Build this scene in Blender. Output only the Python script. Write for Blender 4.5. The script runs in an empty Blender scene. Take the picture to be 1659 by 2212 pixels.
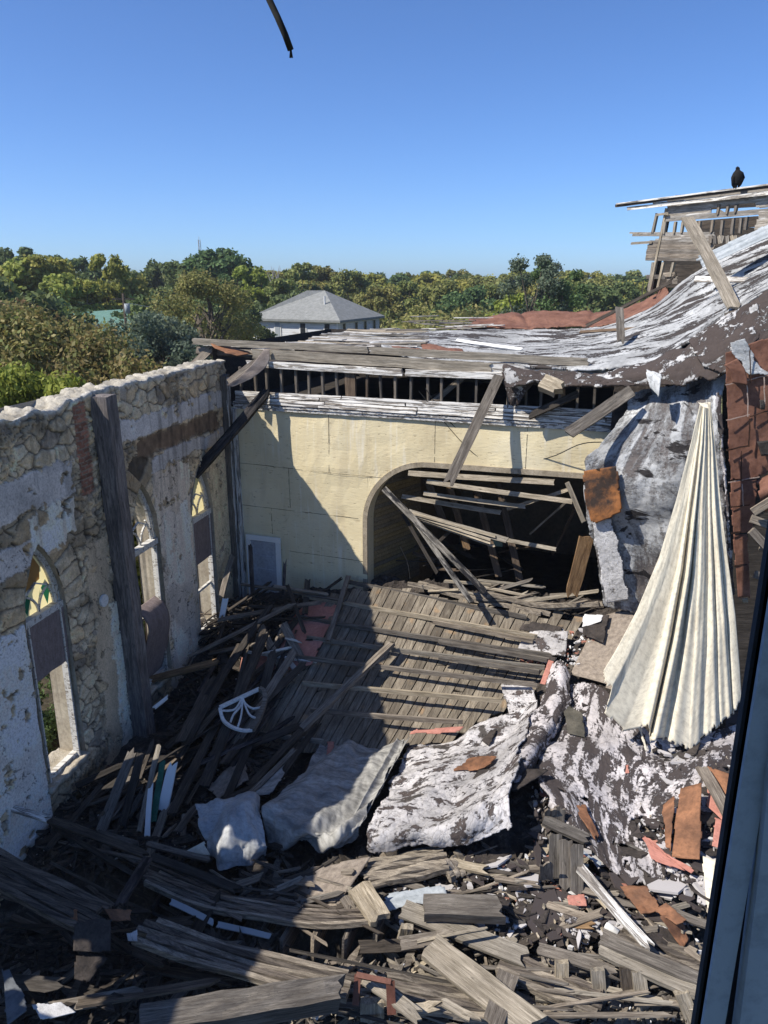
import bpy, bmesh, math, random
import numpy as np
from mathutils import Vector, Matrix
random.seed(7); rng=np.random.default_rng(7)
SC=bpy.context.scene; COL=SC.collection
# ---------------------------------------------------------------- camera, sky, sun, exposure
CAMH=10.0; PITCH=17.0; FPX=1660.0
cam=bpy.data.cameras.new('camera'); co=bpy.data.objects.new('camera',cam); COL.objects.link(co)
co.location=(0,0,CAMH); co.rotation_euler=(math.radians(90-PITCH),0,0)
cam.sensor_fit='VERTICAL'; cam.sensor_height=36; cam.lens=FPX/2212*36; cam.clip_start=0.05; cam.clip_end=3000
SC.camera=co
LIGHT=Vector((.84,.30,-1.0)).normalized()            # direction the sunlight travels
sun_el=math.asin(-LIGHT.z)
w=bpy.data.worlds.new('World'); SC.world=w; w.use_nodes=True
nt=w.node_tree; bg=nt.nodes['Background']; sky=nt.nodes.new('ShaderNodeTexSky'); sky.sky_type='NISHITA'
sky.sun_disc=False; sky.sun_elevation=sun_el; sky.sun_rotation=math.atan2(-LIGHT.x,-LIGHT.y)
sky.air_density=.7; sky.dust_density=0.5; sky.ozone_density=10.0; sky.altitude=0
tn=nt.nodes.new('ShaderNodeMix'); tn.data_type='RGBA'; tn.blend_type='MULTIPLY'; tn.inputs[0].default_value=1; tn.inputs[7].default_value=(.98,1.06,1.16,1)
nt.links.new(sky.outputs[0],tn.inputs[6]); nt.links.new(tn.outputs[2],bg.inputs[0]); bg.inputs[1].default_value=0.115
sl=bpy.data.lights.new('sun','SUN'); sl.energy=5.0; sl.angle=math.radians(.53); sl.color=(1,.94,.84)
so=bpy.data.objects.new('sun',sl); COL.objects.link(so); so.rotation_euler=(-LIGHT).to_track_quat('Z','Y').to_euler()
SC.view_settings.view_transform='Standard'; SC.view_settings.look='None'; SC.view_settings.exposure=0.41; SC.view_settings.gamma=1
SC.cycles.max_bounces=6; SC.cycles.diffuse_bounces=3; SC.cycles.caustics_reflective=False; SC.cycles.caustics_refractive=False
# ---------------------------------------------------------------- picture point -> world point on a real plane
cp,sp=math.cos(math.radians(PITCH)),math.sin(math.radians(PITCH))
def ray(x,y):
    a=x-829.5; b=1106-y
    return Vector((a,FPX*cp+b*sp,b*cp-FPX*sp))
O=Vector((0,0,CAMH))
def at(x,y,Y): r=ray(x,y); return O+r*(Y/r.y)
def atz(x,y,z): r=ray(x,y); return O+r*((z-CAMH)/r.z)
CORN=Vector((-4.36,21.0,0)); A=Vector((-math.sin(math.radians(13.3)),-math.cos(math.radians(13.3)),0))  # along left wall, towards the camera
NL=Vector((math.cos(math.radians(13.3)),-math.sin(math.radians(13.3)),0))   # into the room
Wd=Vector((.94,-.342,0)).normalized(); NB=Vector((Wd.y,-Wd.x,0))            # along back wall; out to the room
def onp(x,y,P,N):
    r=ray(x,y); return O+r*((P-O).dot(N)/r.dot(N))
def lw(x,y,off=0): return onp(x,y,CORN+NL*off,NL)
def bw(x,y,off=0): return onp(x,y,CORN+NB*off,NB)
def LW(s,z,off=0): return CORN+A*s+NL*off+Vector((0,0,z))
def BW(u,z,off=0): return CORN+Wd*u+NB*off+Vector((0,0,z))
# heap: smooth surface through known heights (radial basis)
HC=[(440,1300,1.0),(500,1290,1.2),(620,1275,1.5),(700,1268,1.8),(808,1263,2.0),(950,1275,2.0),(1100,1295,2.0),(1240,1315,2.1),(1300,1320,2.3),
(110,1740,.1),(250,1640,.15),(375,1480,.3),(430,1400,.6),(550,1450,.6),(650,1400,1.0),(830,1316,1.5),(836,1402,.8),(845,1440,.6),(850,1500,.25),(850,1590,-.1),
(1000,1400,1.1),(1000,1500,.6),(1000,1590,.2),(1240,1400,1.7),(1180,1480,1.1),(640,1560,.0),(640,1700,-.05),(700,1850,.0),(400,1700,-.1),(500,1850,-.1),(200,1850,-.2),
(950,1650,.2),(1000,1800,.45),(1130,1780,.7),(850,1830,.2),(1130,1600,.6),(1250,1500,1.2),(1350,1400,1.9),(1300,1650,.8),(1400,1700,.8),(1500,1700,1.0),(1600,1600,1.2),(1600,1750,1.0),
(1300,1850,.4),(1500,1850,.7),(1000,1950,.1),(1300,2050,.1),(1500,2000,.4),(800,2000,0),(500,2100,-.1),(200,2100,.1),(0,2000,.1),(800,2200,0),(1300,2200,0),(1600,2200,.3),(0,2212,.3),(1659,1450,1.6)]
_hp=np.array([[*atz(a,b,c)] for a,b,c in HC]); _hx=_hp[:,:2]; _hz=_hp[:,2]
def _k(d): return np.sqrt(d*d+.6**2)
_M=_k(np.linalg.norm(_hx[:,None]-_hx[None],axis=2))+np.eye(len(_hx))*-.15
_n=len(_hx); _MM=np.zeros((_n+1,_n+1)); _MM[:_n,:_n]=_M; _MM[_n,:_n]=1; _MM[:_n,_n]=1
_w=np.linalg.solve(_MM,np.append(_hz,0))
def heap(X,Y):
    X=np.asarray(X,float); Y=np.asarray(Y,float)
    d=np.sqrt((X[...,None]-_hx[:,0])**2+(Y[...,None]-_hx[:,1])**2)
    return np.clip(_k(d)@_w[:_n]+_w[_n],-.6,3.2)
def ah(x,y,lift=0.0):
    z=.5
    for _ in range(14):
        P=atz(x,y,z); z+=.6*(float(heap(P.x,P.y))+lift-z)
    return atz(x,y,z)
# ---------------------------------------------------------------- noise
def _h(ix,iy,seed):
    n=(ix.astype(np.int64)*374761393+iy.astype(np.int64)*668265263+seed*982451653)&0x7fffffff
    n=((n^(n>>13))*1274126177)&0x7fffffff
    return ((n^(n>>16))&0xffff)/65535.0
def vn(x,y,seed=0):
    x=np.asarray(x,float); y=np.asarray(y,float); ix=np.floor(x); iy=np.floor(y); fx=x-ix; fy=y-iy
    fx=fx*fx*(3-2*fx); fy=fy*fy*(3-2*fy)
    return (_h(ix,iy,seed)*(1-fx)+_h(ix+1,iy,seed)*fx)*(1-fy)+(_h(ix,iy+1,seed)*(1-fx)+_h(ix+1,iy+1,seed)*fx)*fy
def fbm(x,y,o=4,seed=0):
    t=0;a=.5;s=0
    for i in range(o): t=t+a*vn(x,y,seed+i*17); s+=a; a*=.5; x=np.asarray(x)*2.03+3.1; y=np.asarray(y)*2.03+1.7
    return t/s
def ss(x,a,b): t=np.clip((x-a)/(b-a),0,1); return t*t*(3-2*t)
# ---------------------------------------------------------------- materials
class N:
    def __init__(s,name):
        s.m=bpy.data.materials.new(name); s.m.use_nodes=True; s.t=s.m.node_tree; s.b=s.t.nodes['Principled BSDF']; s.b.inputs['Roughness'].default_value=.9
        s.b.inputs['Specular IOR Level'].default_value=.25
    def n(s,ty,**k):
        q=s.t.nodes.new('ShaderNode'+ty)
        for a,b in k.items(): setattr(q,a,b)
        return q
    def l(s,a,b): s.t.links.new(a,b)
    def val(s,v,sock):
        if hasattr(v,'is_linked'): s.l(v,sock)
        else: sock.default_value=v
    def coord(s,kind='Object',scale=(1,1,1),rot=(0,0,0)):
        tc=s.n('TexCoord'); mp=s.n('Mapping'); s.l(tc.outputs[kind],mp.inputs[0]); mp.inputs['Scale'].default_value=scale; mp.inputs['Rotation'].default_value=rot
        return mp.outputs[0]
    def noise(s,vec,scale=5,detail=6,rough=.6,dist=0):
        q=s.n('TexNoise'); s.l(vec,q.inputs['Vector']); q.inputs['Scale'].default_value=scale; q.inputs['Detail'].default_value=detail; q.inputs['Roughness'].default_value=rough; q.inputs['Distortion'].default_value=dist
        return q.outputs['Fac']
    def ramp(s,f,stops):
        r=s.n('ValToRGB'); s.l(f,r.inputs[0]); e=r.color_ramp.elements
        while len(e)<len(stops): e.new(.5)
        for i,(p,c) in enumerate(stops):
            e[i].position=p; e[i].color=(*c,1) if not isinstance(c,(int,float)) else (c,c,c,1)
        return r.outputs[0]
    def mix(s,f,a,b,mode='MIX'):
        q=s.n('Mix',data_type='RGBA',blend_type=mode); s.val(f,q.inputs[0]); 
        for v,i in ((a,6),(b,7)):
            if hasattr(v,'is_linked'): s.l(v,q.inputs[i])
            else: q.inputs[i].default_value=(*v,1)
        return q.outputs[2]
    def math(s,op,a,b=0,c=0):
        q=s.n('Math',operation=op); s.val(a,q.inputs[0]); s.val(b,q.inputs[1]); s.val(c,q.inputs[2]); return q.outputs[0]
    def rnd(s):
        g=s.n('NewGeometry'); o=s.n('ObjectInfo'); return s.math('FRACT',s.math('ADD',g.outputs['Random Per Island'],o.outputs['Random']))
    def bump(s,h,st=.5,d=.02):
        q=s.n('Bump'); s.l(h,q.inputs['Height']); q.inputs['Strength'].default_value=st; q.inputs['Distance'].default_value=d; s.l(q.outputs[0],s.b.inputs['Normal'])
    def col(s,c): s.l(c,s.b.inputs['Base Color']); return s.m
def wood(name,light,dark,var=.35,gs=14,paint=None,pa=.5,char=0):
    M=N(name); v=M.coord('Object',(1,gs,gs)); r=M.rnd()
    off=M.n('VectorMath',operation='ADD'); M.l(v,off.inputs[0]); cx=M.n('CombineXYZ'); M.l(M.math('MULTIPLY',r,37.),cx.inputs[0]); M.l(M.math('MULTIPLY',r,91.),cx.inputs[1]); M.l(cx.outputs[0],off.inputs[1]); v=off.outputs[0]
    g=M.noise(v,1.6,8,.72,.4); c=M.ramp(g,[(.30,tuple(x*.45 for x in dark)),(.42,dark),(.62,light),(.8,tuple(min(1,x*1.25) for x in light))])
    big=M.noise(M.coord('Object',(1.2,2,2)),1.3,4,.6); c=M.mix(M.ramp(big,[(.35,0.),(.7,.55)]),c,tuple(x*.55 for x in dark))
    # dark knots and stains
    kn=M.noise(M.coord('Object',(4,14,14)),1.,3,.5); c=M.mix(M.ramp(kn,[(.68,0.),(.74,.7)]),c,tuple(x*.3 for x in dark))
    ck=M.noise(M.coord('Object',(.55,gs*2.6,gs*2.6)),1.0,5,.55,.3); c=M.mix(M.ramp(ck,[(.485,0.),(.5,.85),(.515,0.)]),c,tuple(x*.22 for x in dark))
    fg=M.noise(M.coord('Object',(3,gs*7,gs*7)),1.0,4,.7); c=M.mix(M.ramp(fg,[(.38,.5),(.55,0.)]),c,tuple(x*.5 for x in dark))
    if paint:
        pm=M.noise(v,1.0,9,.75,.8); c=M.mix(M.ramp(pm,[(pa-.03,0.),(pa+.03,1.)]),c,paint)
    if char:
        cm=M.noise(M.coord('Object',(1,5,5)),1.5,6,.7); c=M.mix(M.ramp(cm,[(char-.06,0.),(char+.06,1.)]),(.012,.012,.014),c)
    k=M.math('MULTIPLY_ADD',r,var*2,1-var); hs=M.n('HueSaturation'); M.l(c,hs.inputs['Color']); M.l(k,hs.inputs['Value']); M.l(M.math('MULTIPLY_ADD',r,.5,.75),hs.inputs['Saturation'])
    M.bump(g,.9,.012); return M.col(hs.outputs[0])
def peel(name,paint,base,amt=.5,stretch=(1,4,1),scale=1.6,third=None,t3=.62,soft=.015,rot=0,coord='UV',crack=.22):
    M=N(name); v=M.coord(coord,stretch,(0,0,rot)); g=M.noise(v,scale,12,.66,.5)
    v2=M.coord(coord,(1,1,1)); fine=M.noise(v2,14,8,.75); med=M.noise(v2,2.2,6,.6,.3)
    vf=M.noise(v2,55,4,.7); m=M.math('ADD',g,M.math('MULTIPLY',M.math('SUBTRACT',fine,.5),.42)); m=M.math('ADD',m,M.math('MULTIPLY',M.math('SUBTRACT',med,.5),.32)); m=M.math('ADD',m,M.math('MULTIPLY',M.math('SUBTRACT',vf,.5),.15))
    mask=M.ramp(m,[(1-amt-soft,0.),(1-amt+soft,1.)])
    lg=M.noise(M.coord(coord,(1,1,1)),.8,5,.6,.8); pv=M.mix(M.ramp(lg,[(.38,0.),(.62,1.)]),paint,tuple(x*.58 for x in paint)); pv=M.mix(M.ramp(M.noise(v2,6,6,.7,.4),[(.52,0.),(.60,.55)]),pv,tuple(x*.42 for x in paint)); pv=M.mix(M.ramp(fine,[(.3,.75),(.5,0.)]),pv,tuple(x*.35 for x in paint))
    bv=M.mix(fine,tuple(x*.5 for x in base),tuple(x*1.7 for x in base))
    c=M.mix(mask,bv,pv)
    if third is not None:
        th=M.noise(M.coord(coord,(.9,1.6,1)),1.1,7,.62,.6); c=M.mix(M.ramp(th,[(t3-.012,0.),(t3+.012,1.)]),c,third)
    if crack:
        vo=M.n('TexVoronoi',feature='DISTANCE_TO_EDGE'); dv=M.n('VectorMath',operation='ADD'); M.l(v2,dv.inputs[0]); nn=M.n('TexNoise'); M.l(v2,nn.inputs['Vector']); nn.inputs['Scale'].default_value=5; nn.inputs['Detail'].default_value=5
        sc=M.n('VectorMath',operation='SCALE'); M.l(nn.outputs['Color'],sc.inputs[0]); sc.inputs['Scale'].default_value=.25; M.l(sc.outputs[0],dv.inputs[1]); M.l(dv.outputs[0],vo.inputs['Vector']); vo.inputs['Scale'].default_value=4.5
        c=M.mix(M.ramp(vo.outputs['Distance'],[(.008,crack*2),(.035,0.)]),c,tuple(x*.8 for x in base))
    h=M.math('ADD',M.math('MULTIPLY',mask,.6),M.math('MULTIPLY',fine,.8)); M.bump(h,1.0,.03); return M.col(c)
def plain(name,c1,c2,scale=3,stretch=(1,1,1),rough=.9,detail=8,coord='Object',bump=.4,metal=0,lo=.35,hi=.65,bd=.02):
    M=N(name); g=M.noise(M.coord(coord,stretch),scale,detail,.65,.3); c=M.ramp(g,[(lo,c1),(hi,c2)]); f=M.noise(M.coord(coord),scale*7,5,.7)
    c=M.mix(M.ramp(f,[(.3,.5),(.55,0.)]),c,tuple(x*.45 for x in c1)); M.b.inputs['Roughness'].default_value=rough; M.b.inputs['Metallic'].default_value=metal
    M.bump(M.math('ADD',g,M.math('MULTIPLY',f,.4)),bump,bd); return M.col(c)
def leafm(name,cs,tr=.35):
    M=N(name); g=M.n('NewGeometry'); r=g.outputs['Random Per Island']; c=M.ramp(r,[(i/max(1,len(cs)-1),x) for i,x in enumerate(cs)])
    nz=M.noise(M.coord('Object'),.45,3,.5); hs=M.n('HueSaturation'); M.l(c,hs.inputs['Color']); M.l(M.math('MULTIPLY_ADD',nz,1.1,.45),hs.inputs['Value'])
    o=M.n('ObjectInfo'); M.l(M.math('MULTIPLY_ADD',o.outputs['Random'],.05,.475),hs.inputs['Hue'])
    M.l(hs.outputs[0],M.b.inputs['Base Color']); M.b.inputs['Roughness'].default_value=.7
    t=M.n('BsdfTranslucent'); M.l(hs.outputs[0],t.inputs[0]); mx=M.n('MixShader'); mx.inputs[0].default_value=tr; M.l(M.b.outputs[0],mx.inputs[1]); M.l(t.outputs[0],mx.inputs[2])
    M.l(mx.outputs[0],M.t.nodes['Material Output'].inputs[0]); return M.m
WG=wood('weathered_wood',(.33,.29,.24),(.145,.122,.10)); WD=wood('dark_wood',(.10,.084,.07),(.038,.032,.027)); WG2=wood('shade_toned_wood',(.17,.145,.12),(.07,.058,.047)); WT=wood('tower_wood',(.52,.47,.41),(.27,.24,.20),.25,paint=(.60,.58,.54),pa=.60); WL=wood('pale_wood',(.47,.415,.335),(.25,.215,.165),.25)  # dark_wood and WG2 toned down to put shade into the left heaps
WB=wood('brown_wood',(.30,.21,.13),(.14,.09,.055)); WC=wood('charred_wood',(.16,.14,.13),(.06,.05,.05),char=.52); WP=wood('white_peeling_wood',(.40,.36,.31),(.19,.17,.15),.15,paint=(.66,.64,.60),pa=.5)
WY=wood('panel_wood',(.34,.285,.21),(.16,.13,.09),.30,16); WPW=wood('white_painted_wood',(.5,.47,.42),(.3,.28,.25),.1,paint=(.74,.73,.70),pa=.36)
TAR=plain('tar_felt',(.028,.024,.022),(.075,.062,.055),4,bump=.9,bd=.04)
ROOF=peel('peeling_roof_coating',(.50,.505,.50),(.05,.042,.038),.53,(.5,1.9,1),1.3,crack=0)
ROOFD=peel('bare_roof_felt',(.55,.54,.53),(.06,.047,.042),.435,(1,1.3,1),2.6,crack=0)
SHEETA=peel('flaking_roof_sheet',(.60,.575,.57),(.075,.06,.055),.56,(1,1.7,1),2.3,third=(.085,.075,.068),t3=.61)
SHEETB=peel('worn_roof_sheet',(.60,.56,.56),(.055,.045,.043),.505,(2.6,1,1),1.5,third=(.07,.064,.058),t3=.62,rot=.5)
HANG=peel('stained_roof_sheet',(.56,.57,.58),(.13,.115,.11),.535,(2.4,.6,1),.9,third=(.03,.027,.028),t3=.60,soft=.07,crack=0)
REDS=plain('red_brown_felt',(.135,.062,.042),(.25,.125,.085),1.6,coord='UV',bump=.8); RUST=plain('rusty_sheet',(.12,.06,.035),(.33,.155,.08),2.2,(1,1,1),.75,coord='UV',bump=.6)
PINK=plain('pink_plaster',(.36,.15,.115),(.50,.23,.18),2.5,coord='UV'); GALV=plain('galvanised_metal',(.26,.29,.31),(.44,.47,.49),1.5,(1,3,1),.5,coord='UV',bump=.2)
CLOTH=plain('stained_canvas',(.54,.48,.37),(.74,.68,.54),1.5,(2.6,.6,1),.95,coord='UV',bump=.25,lo=.28,hi=.55,bd=.01)
CLOTHG=plain('grey_canvas',(.17,.165,.155),(.44,.43,.40),1.6,(1,3,1),.95,coord='UV',bump=.3); CARPET=plain('matted_carpet',(.20,.165,.135),(.38,.32,.26),9,coord='UV',bump=1.,bd=.03)
YEL=None
WHITE=plain('white_paint',(.62,.61,.58),(.78,.77,.74),3,bump=.1); BLACK=plain('black_rubber',(.012,.012,.013),(.03,.03,.03),6,bump=.1)
# ---------------------------------------------------------------- object helpers
def tag(o,label=None,cat=None,group=None,kind=None):
    if label: o['label']=label
    if cat: o['category']=cat
    if group: o['group']=group
    if kind: o['kind']=kind
    return o
def link(name,me,mat=None,parent=None,smooth=False):
    o=bpy.data.objects.new(name,me); COL.objects.link(o)
    if mat:
        for m in (mat if isinstance(mat,(list,tuple)) else [mat]): me.materials.append(m)
    if parent: o.parent=parent; o.matrix_parent_inverse=parent.matrix_basis.inverted()
    if smooth: me.polygons.foreach_set('use_smooth',[True]*len(me.polygons))
    return o
def mesh(name,vs,fs,mat=None,parent=None,smooth=False):
    me=bpy.data.meshes.new(name); me.from_pydata([tuple(v) for v in vs],[],fs); me.update(); return link(name,me,mat,parent,smooth)
def empty(name,loc=(0,0,0),rz=0):
    o=bpy.data.objects.new(name,None); COL.objects.link(o); o.location=loc; o.rotation_euler=(0,0,rz); o.empty_display_size=.2; return o
class MB:
    def __init__(s): s.v=[];s.f=[];s.mi=[]
    def add(s,vs,fs,mi=0):
        n=len(s.v); s.v+= [tuple(v) for v in vs]; s.f+=[tuple(i+n for i in f) for f in fs]; s.mi+=[mi]*len(fs)
    def box(s,a,b,mi=0):
        (x0,y0,z0),(x1,y1,z1)=a,b
        s.add([(x0,y0,z0),(x1,y0,z0),(x1,y1,z0),(x0,y1,z0),(x0,y0,z1),(x1,y0,z1),(x1,y1,z1),(x0,y1,z1)],[(0,3,2,1),(4,5,6,7),(0,1,5,4),(1,2,6,5),(2,3,7,6),(3,0,4,7)],mi)
    def obox(s,o,ax,ay,az,mi=0):   # origin and three edge vectors
        o,ax,ay,az=map(Vector,(o,ax,ay,az)); P=[o,o+ax,o+ax+ay,o+ay]; P+= [p+az for p in P]
        s.add(P,[(0,3,2,1),(4,5,6,7),(0,1,5,4),(1,2,6,5),(2,3,7,6),(3,0,4,7)],mi)
    def tube(s,pts,rs,seg=7,cap=True,mi=0):
        pts=[Vector(p) for p in pts]; n=len(s.v); k=len(pts)
        for i,p in enumerate(pts):
            d=(pts[min(i+1,k-1)]-pts[max(i-1,0)]).normalized(); u=d.orthogonal().normalized() if i==0 else (u-d*u.dot(d)).normalized(); v=d.cross(u)
            r=rs[i] if isinstance(rs,(list,tuple)) else rs
            for j in range(seg):
                a=2*math.pi*j/seg; s.v.append(tuple(p+(u*math.cos(a)+v*math.sin(a))*r))
        for i in range(k-1):
            for j in range(seg): s.f.append((n+i*seg+j,n+i*seg+(j+1)%seg,n+(i+1)*seg+(j+1)%seg,n+(i+1)*seg+j)); s.mi.append(mi)
        if cap: s.f.append(tuple(n+j for j in reversed(range(seg)))); s.f.append(tuple(n+(k-1)*seg+j for j in range(seg))); s.mi+=[mi,mi]
    def build(s,name,mat=None,parent=None,smooth=False):
        o=mesh(name,s.v,s.f,mat,parent,smooth)
        if any(s.mi): o.data.polygons.foreach_set('material_index',s.mi)
        return o
def board_mesh(L,w,t,split0=0.,split1=0.,bow=0.,taper=1.,rs=random):
    n=max(3,min(14,int(L/.35)+2)); k=max(2,min(4,int(w/.06)+1)); vs=[];fs=[]
    y=[-w/2+w*j/k for j in range(k+1)]; ring=[(a,t/2) for a in y]+[(a,-t/2) for a in reversed(y)]; m=len(ring)
    je=[rs.uniform(0,1) for _ in range(k+1)]; jf=[rs.uniform(0,1) for _ in range(k+1)]
    for i in range(n):
        f=i/(n-1); 
        for q,(a,b) in enumerate(ring):
            j=q if q<=k else m-1-q; x=L*f
            if i==0: x+=je[j]*split0
            if i==n-1: x-=jf[j]*split1
            sc=1+(taper-1)*f
            e=.03 if j in (0,k) else 0
            vs.append((x,a*sc+rs.uniform(-1,1)*w*e,b*(1-.0)+bow*4*f*(1-f)+rs.uniform(-1,1)*t*.05))
    for i in range(n-1):
        for q in range(m): fs.append((i*m+q,i*m+(q+1)%m,(i+1)*m+(q+1)%m,(i+1)*m+q))
    for base,flip in ((0,1),((n-1)*m,0)):
        for j in range(k):
            f=(base+j,base+j+1,base+m-2-j,base+m-1-j); fs.append(f if flip else f[::-1])
    me=bpy.data.meshes.new('board'); me.from_pydata(vs,[],fs); me.update(); return me
UP=Vector((0,0,1))
def board(p0,p1,w,t,label,name='board',mat=None,cat='board',group=None,up=UP,split=(0.,.05),bow=0.,taper=1.,roll=0.,parent=None,kind=None):
    p0=Vector(p0);p1=Vector(p1); d=p1-p0; L=d.length; x=d.normalized(); up=Vector(up); z=(up-x*up.dot(x)); z=z.normalized() if z.length>1e-3 else x.orthogonal().normalized(); yv=z.cross(x)
    me=board_mesh(L,w,t,split[0],split[1],bow,taper); me.name=name
    o=bpy.data.objects.new(name,me); COL.objects.link(o); me.materials.append(mat or WG)
    Mx=Matrix((( x.x,yv.x,z.x,p0.x),(x.y,yv.y,z.y,p0.y),(x.z,yv.z,z.z,p0.z),(0,0,0,1)))@Matrix.Rotation(roll,4,'X')
    if parent: o.parent=parent; o.matrix_parent_inverse=parent.matrix_basis.inverted()
    o.matrix_basis=Mx
    if parent is None: tag(o,label,cat,group,kind)
    elif label: o['label']=label
    return o
def crv(P,n):
    P=[Vector(p) for p in P]; out=[]
    if len(P)==2: return [P[0].lerp(P[1],i/(n-1)) for i in range(n)]
    for i in range(n):
        f=i/(n-1)*(len(P)-1); k=min(int(f),len(P)-2); t=f-k; a,b,c,d=P[max(k-1,0)],P[k],P[k+1],P[min(k+2,len(P)-1)]
        out.append(.5*((2*b)+(c-a)*t+(2*a-5*b+4*c-d)*t*t+(3*b-a-3*c+d)*t**3))
    return out
def strip(P,w,t,n=20,up=UP):
    C=crv(P,n); vs=[];fs=[]
    for i,p in enumerate(C):
        d=(C[min(i+1,n-1)]-C[max(i-1,0)]).normalized(); z=(Vector(up)-d*Vector(up).dot(d)).normalized(); y=z.cross(d)
        for a,b in ((-1,1),(1,1),(1,-1),(-1,-1)): vs.append(p+y*a*w/2+z*b*t/2)
    for i in range(n-1):
        for q in range(4): fs.append((i*4+q,i*4+(q+1)%4,i*4+4+(q+1)%4,i*4+4+q))
    fs+=[(0,3,2,1)[::-1],(4*n-4,4*n-3,4*n-2,4*n-1)]
    return vs,fs
def grid_eval(rows,nu,nv):
    R=[crv(r,nu) for r in rows]; G=[]
    cols=[crv([R[j][i] for j in range(len(R))],nv) for i in range(nu)]
    return np.array([[list(cols[i][j]) for i in range(nu)] for j in range(nv)])   # nv,nu,3
def sheet(name,rows,mat,nu=60,nv=40,thick=.02,amp=.03,freq=1.5,rag=.08,label=None,cat=None,group=None,parent=None,disp=None,seed=0,holes=0,smooth=True,ragsides=(1,1,1,1),kind=None,uvs=1.,matidx=None):
    G=grid_eval(rows,nu,nv); 
    du=np.linalg.norm(np.diff(G,axis=1),axis=2); dv=np.linalg.norm(np.diff(G,axis=0),axis=2)
    U=np.concatenate([[0],np.cumsum(du.mean(0))]); V=np.concatenate([[0],np.cumsum(dv.mean(1))]); UU,VV=np.meshgrid(U,V)
    gu=np.gradient(G,axis=1); gv=np.gradient(G,axis=0); nn=np.cross(gu,gv); nn/=np.linalg.norm(nn,axis=2,keepdims=True)+1e-9
    h=(fbm(UU*freq,VV*freq,5,seed)-.5)*2*amp
    if disp is not None: h=h+disp(UU/U[-1],VV/V[-1],UU,VV)
    G=G+nn*h[...,None]
    cu=(UU[:-1,:-1]+UU[1:,1:])/2; cv=(VV[:-1,:-1]+VV[1:,1:])/2; m=np.ones_like(cu,bool)
    e=rag*(.1+1.6*fbm(cu*3.1,cv*3.1,4,seed+50))
    if rag>0:
        if ragsides[0]: m&=cv>e
        if ragsides[1]: m&=cv<V[-1]-e
        if ragsides[2]: m&=cu>e
        if ragsides[3]: m&=cu<U[-1]-e
    if holes: m&=fbm(cu*1.3,cv*1.3,4,seed+90)<1-holes
    idx=np.arange(nu*nv).reshape(nv,nu); q=np.stack([idx[:-1,:-1],idx[:-1,1:],idx[1:,1:],idx[1:,:-1]],-1)[m]
    me=bpy.data.meshes.new(name); me.from_pydata(G.reshape(-1,3).tolist(),[],q.tolist())
    uv=me.uv_layers.new(name='UVMap'); vi=np.empty(len(me.loops),int); me.loops.foreach_get('vertex_index',vi)
    uvd=np.stack([UU.reshape(-1)[vi]*uvs+seed*3.7,VV.reshape(-1)[vi]*uvs+seed*1.3],-1); uv.data.foreach_set('uv',uvd.reshape(-1).astype(np.float32)); me.update()
    o=link(name,me,mat,parent,smooth)
    if matidx is not None: me.polygons.foreach_set('material_index',matidx((cu/U[-1])[m],(cv/V[-1])[m]).astype(int))
    if thick: 
        md=o.modifiers.new('thickness','SOLIDIFY'); md.thickness=thick; md.offset=-1
    if parent is None: tag(o,label,cat,group,kind)
    elif label: o['label']=label
    return o
def polysheet(name,px,lifts,mat,label,cat,group=None,thick=.015,amp=.03,seed=0,fn=None,rag=.02,n=26,**k):
    """four-sided piece: px corners (clockwise from far left), lift above the heap at each"""
    f=fn or ah; P=[f(x,y,l) for (x,y),l in zip(px,lifts)]
    return sheet(name,[[P[0],P[1]],[P[3],P[2]]],mat,n,n,thick,amp,1.8,rag,label,cat,group,seed=seed,**k)
# ================================================================ ground
g=N('dry_grass_ground'); v=g.coord('Object'); n1=g.noise(v,.05,6,.6); n2=g.noise(v,1.2,8,.7)
gm=g.col(g.mix(g.ramp(n2,[(.35,.0),(.65,1.)]),g.ramp(n1,[(.35,(.16,.15,.06)),(.65,(.30,.26,.13))]),(.08,.10,.035)))
gv=[];gf=[]
k=40
# one sheet to the horizon, open where the ruin's cellar-deep debris lies
gv=[(-2000,-400,-.35),(2000,-400,-.35),(2000,2800,-.35),(-2000,2800,-.35)]
_q=[Vector((-4.36-.23*19-.5,2.5,0)),Vector((13,2.5,0)),Vector((13,16.5,0)),Vector((-4.7,21.6,0))]
gv+=[(p.x,p.y,-.35) for p in _q]; gf=[(0,1,5,4),(1,2,6,5),(2,3,7,6),(3,0,4,7)]
tag(mesh('ground',gv,gf,gm),kind='structure')
gr=[]; grf=[]
road=mesh('gravel_drive',[(-60,92,-.345),(40,92,-.345),(40,97,-.345),(-60,97,-.345)],[(0,1,2,3)],plain('pale_gravel',(.30,.27,.23),(.42,.39,.34),3)); tag(road,kind='structure')
# ================================================================ left stone wall
def arch_z(ds,w,spring,rise): # pointed arch height at half-offset ds
    return None
WIN=[(8.20,.57,.70,4.05,1.38),(4.62,.60,.70,4.1,1.55),(1.80,.60,.75,4.0,1.40)]   # centre s, half width, sill, spring, rise
def wout(c,hw,sill,spr,rise,n=14,grow=0.):
    hw+=grow; pts=[(c-hw,sill),(c-hw,spr)]
    R=(hw*hw+(rise+grow)**2)/(2*hw)
    a1=math.asin(min(1,(rise+grow)/R))
    for i in range(1,n+1):
        a=a1*i/n; pts.append((c-hw+R-R*math.cos(a),spr+R*math.sin(a)))
    pts+=[(2*c-a,b) for a,b in reversed(pts[:-1])]
    return pts
def inpoly(S,Z,poly):
    ins=np.zeros(S.shape,bool); n=len(poly)
    for i in range(n):
        (x0,y0),(x1,y1)=poly[i],poly[(i+1)%n]
        c=((y0>Z)!=(y1>Z)); 
        if y0!=y1: ins^=c&(S<(x1-x0)*(Z-y0)/(y1-y0)+x0)
    return ins
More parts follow.
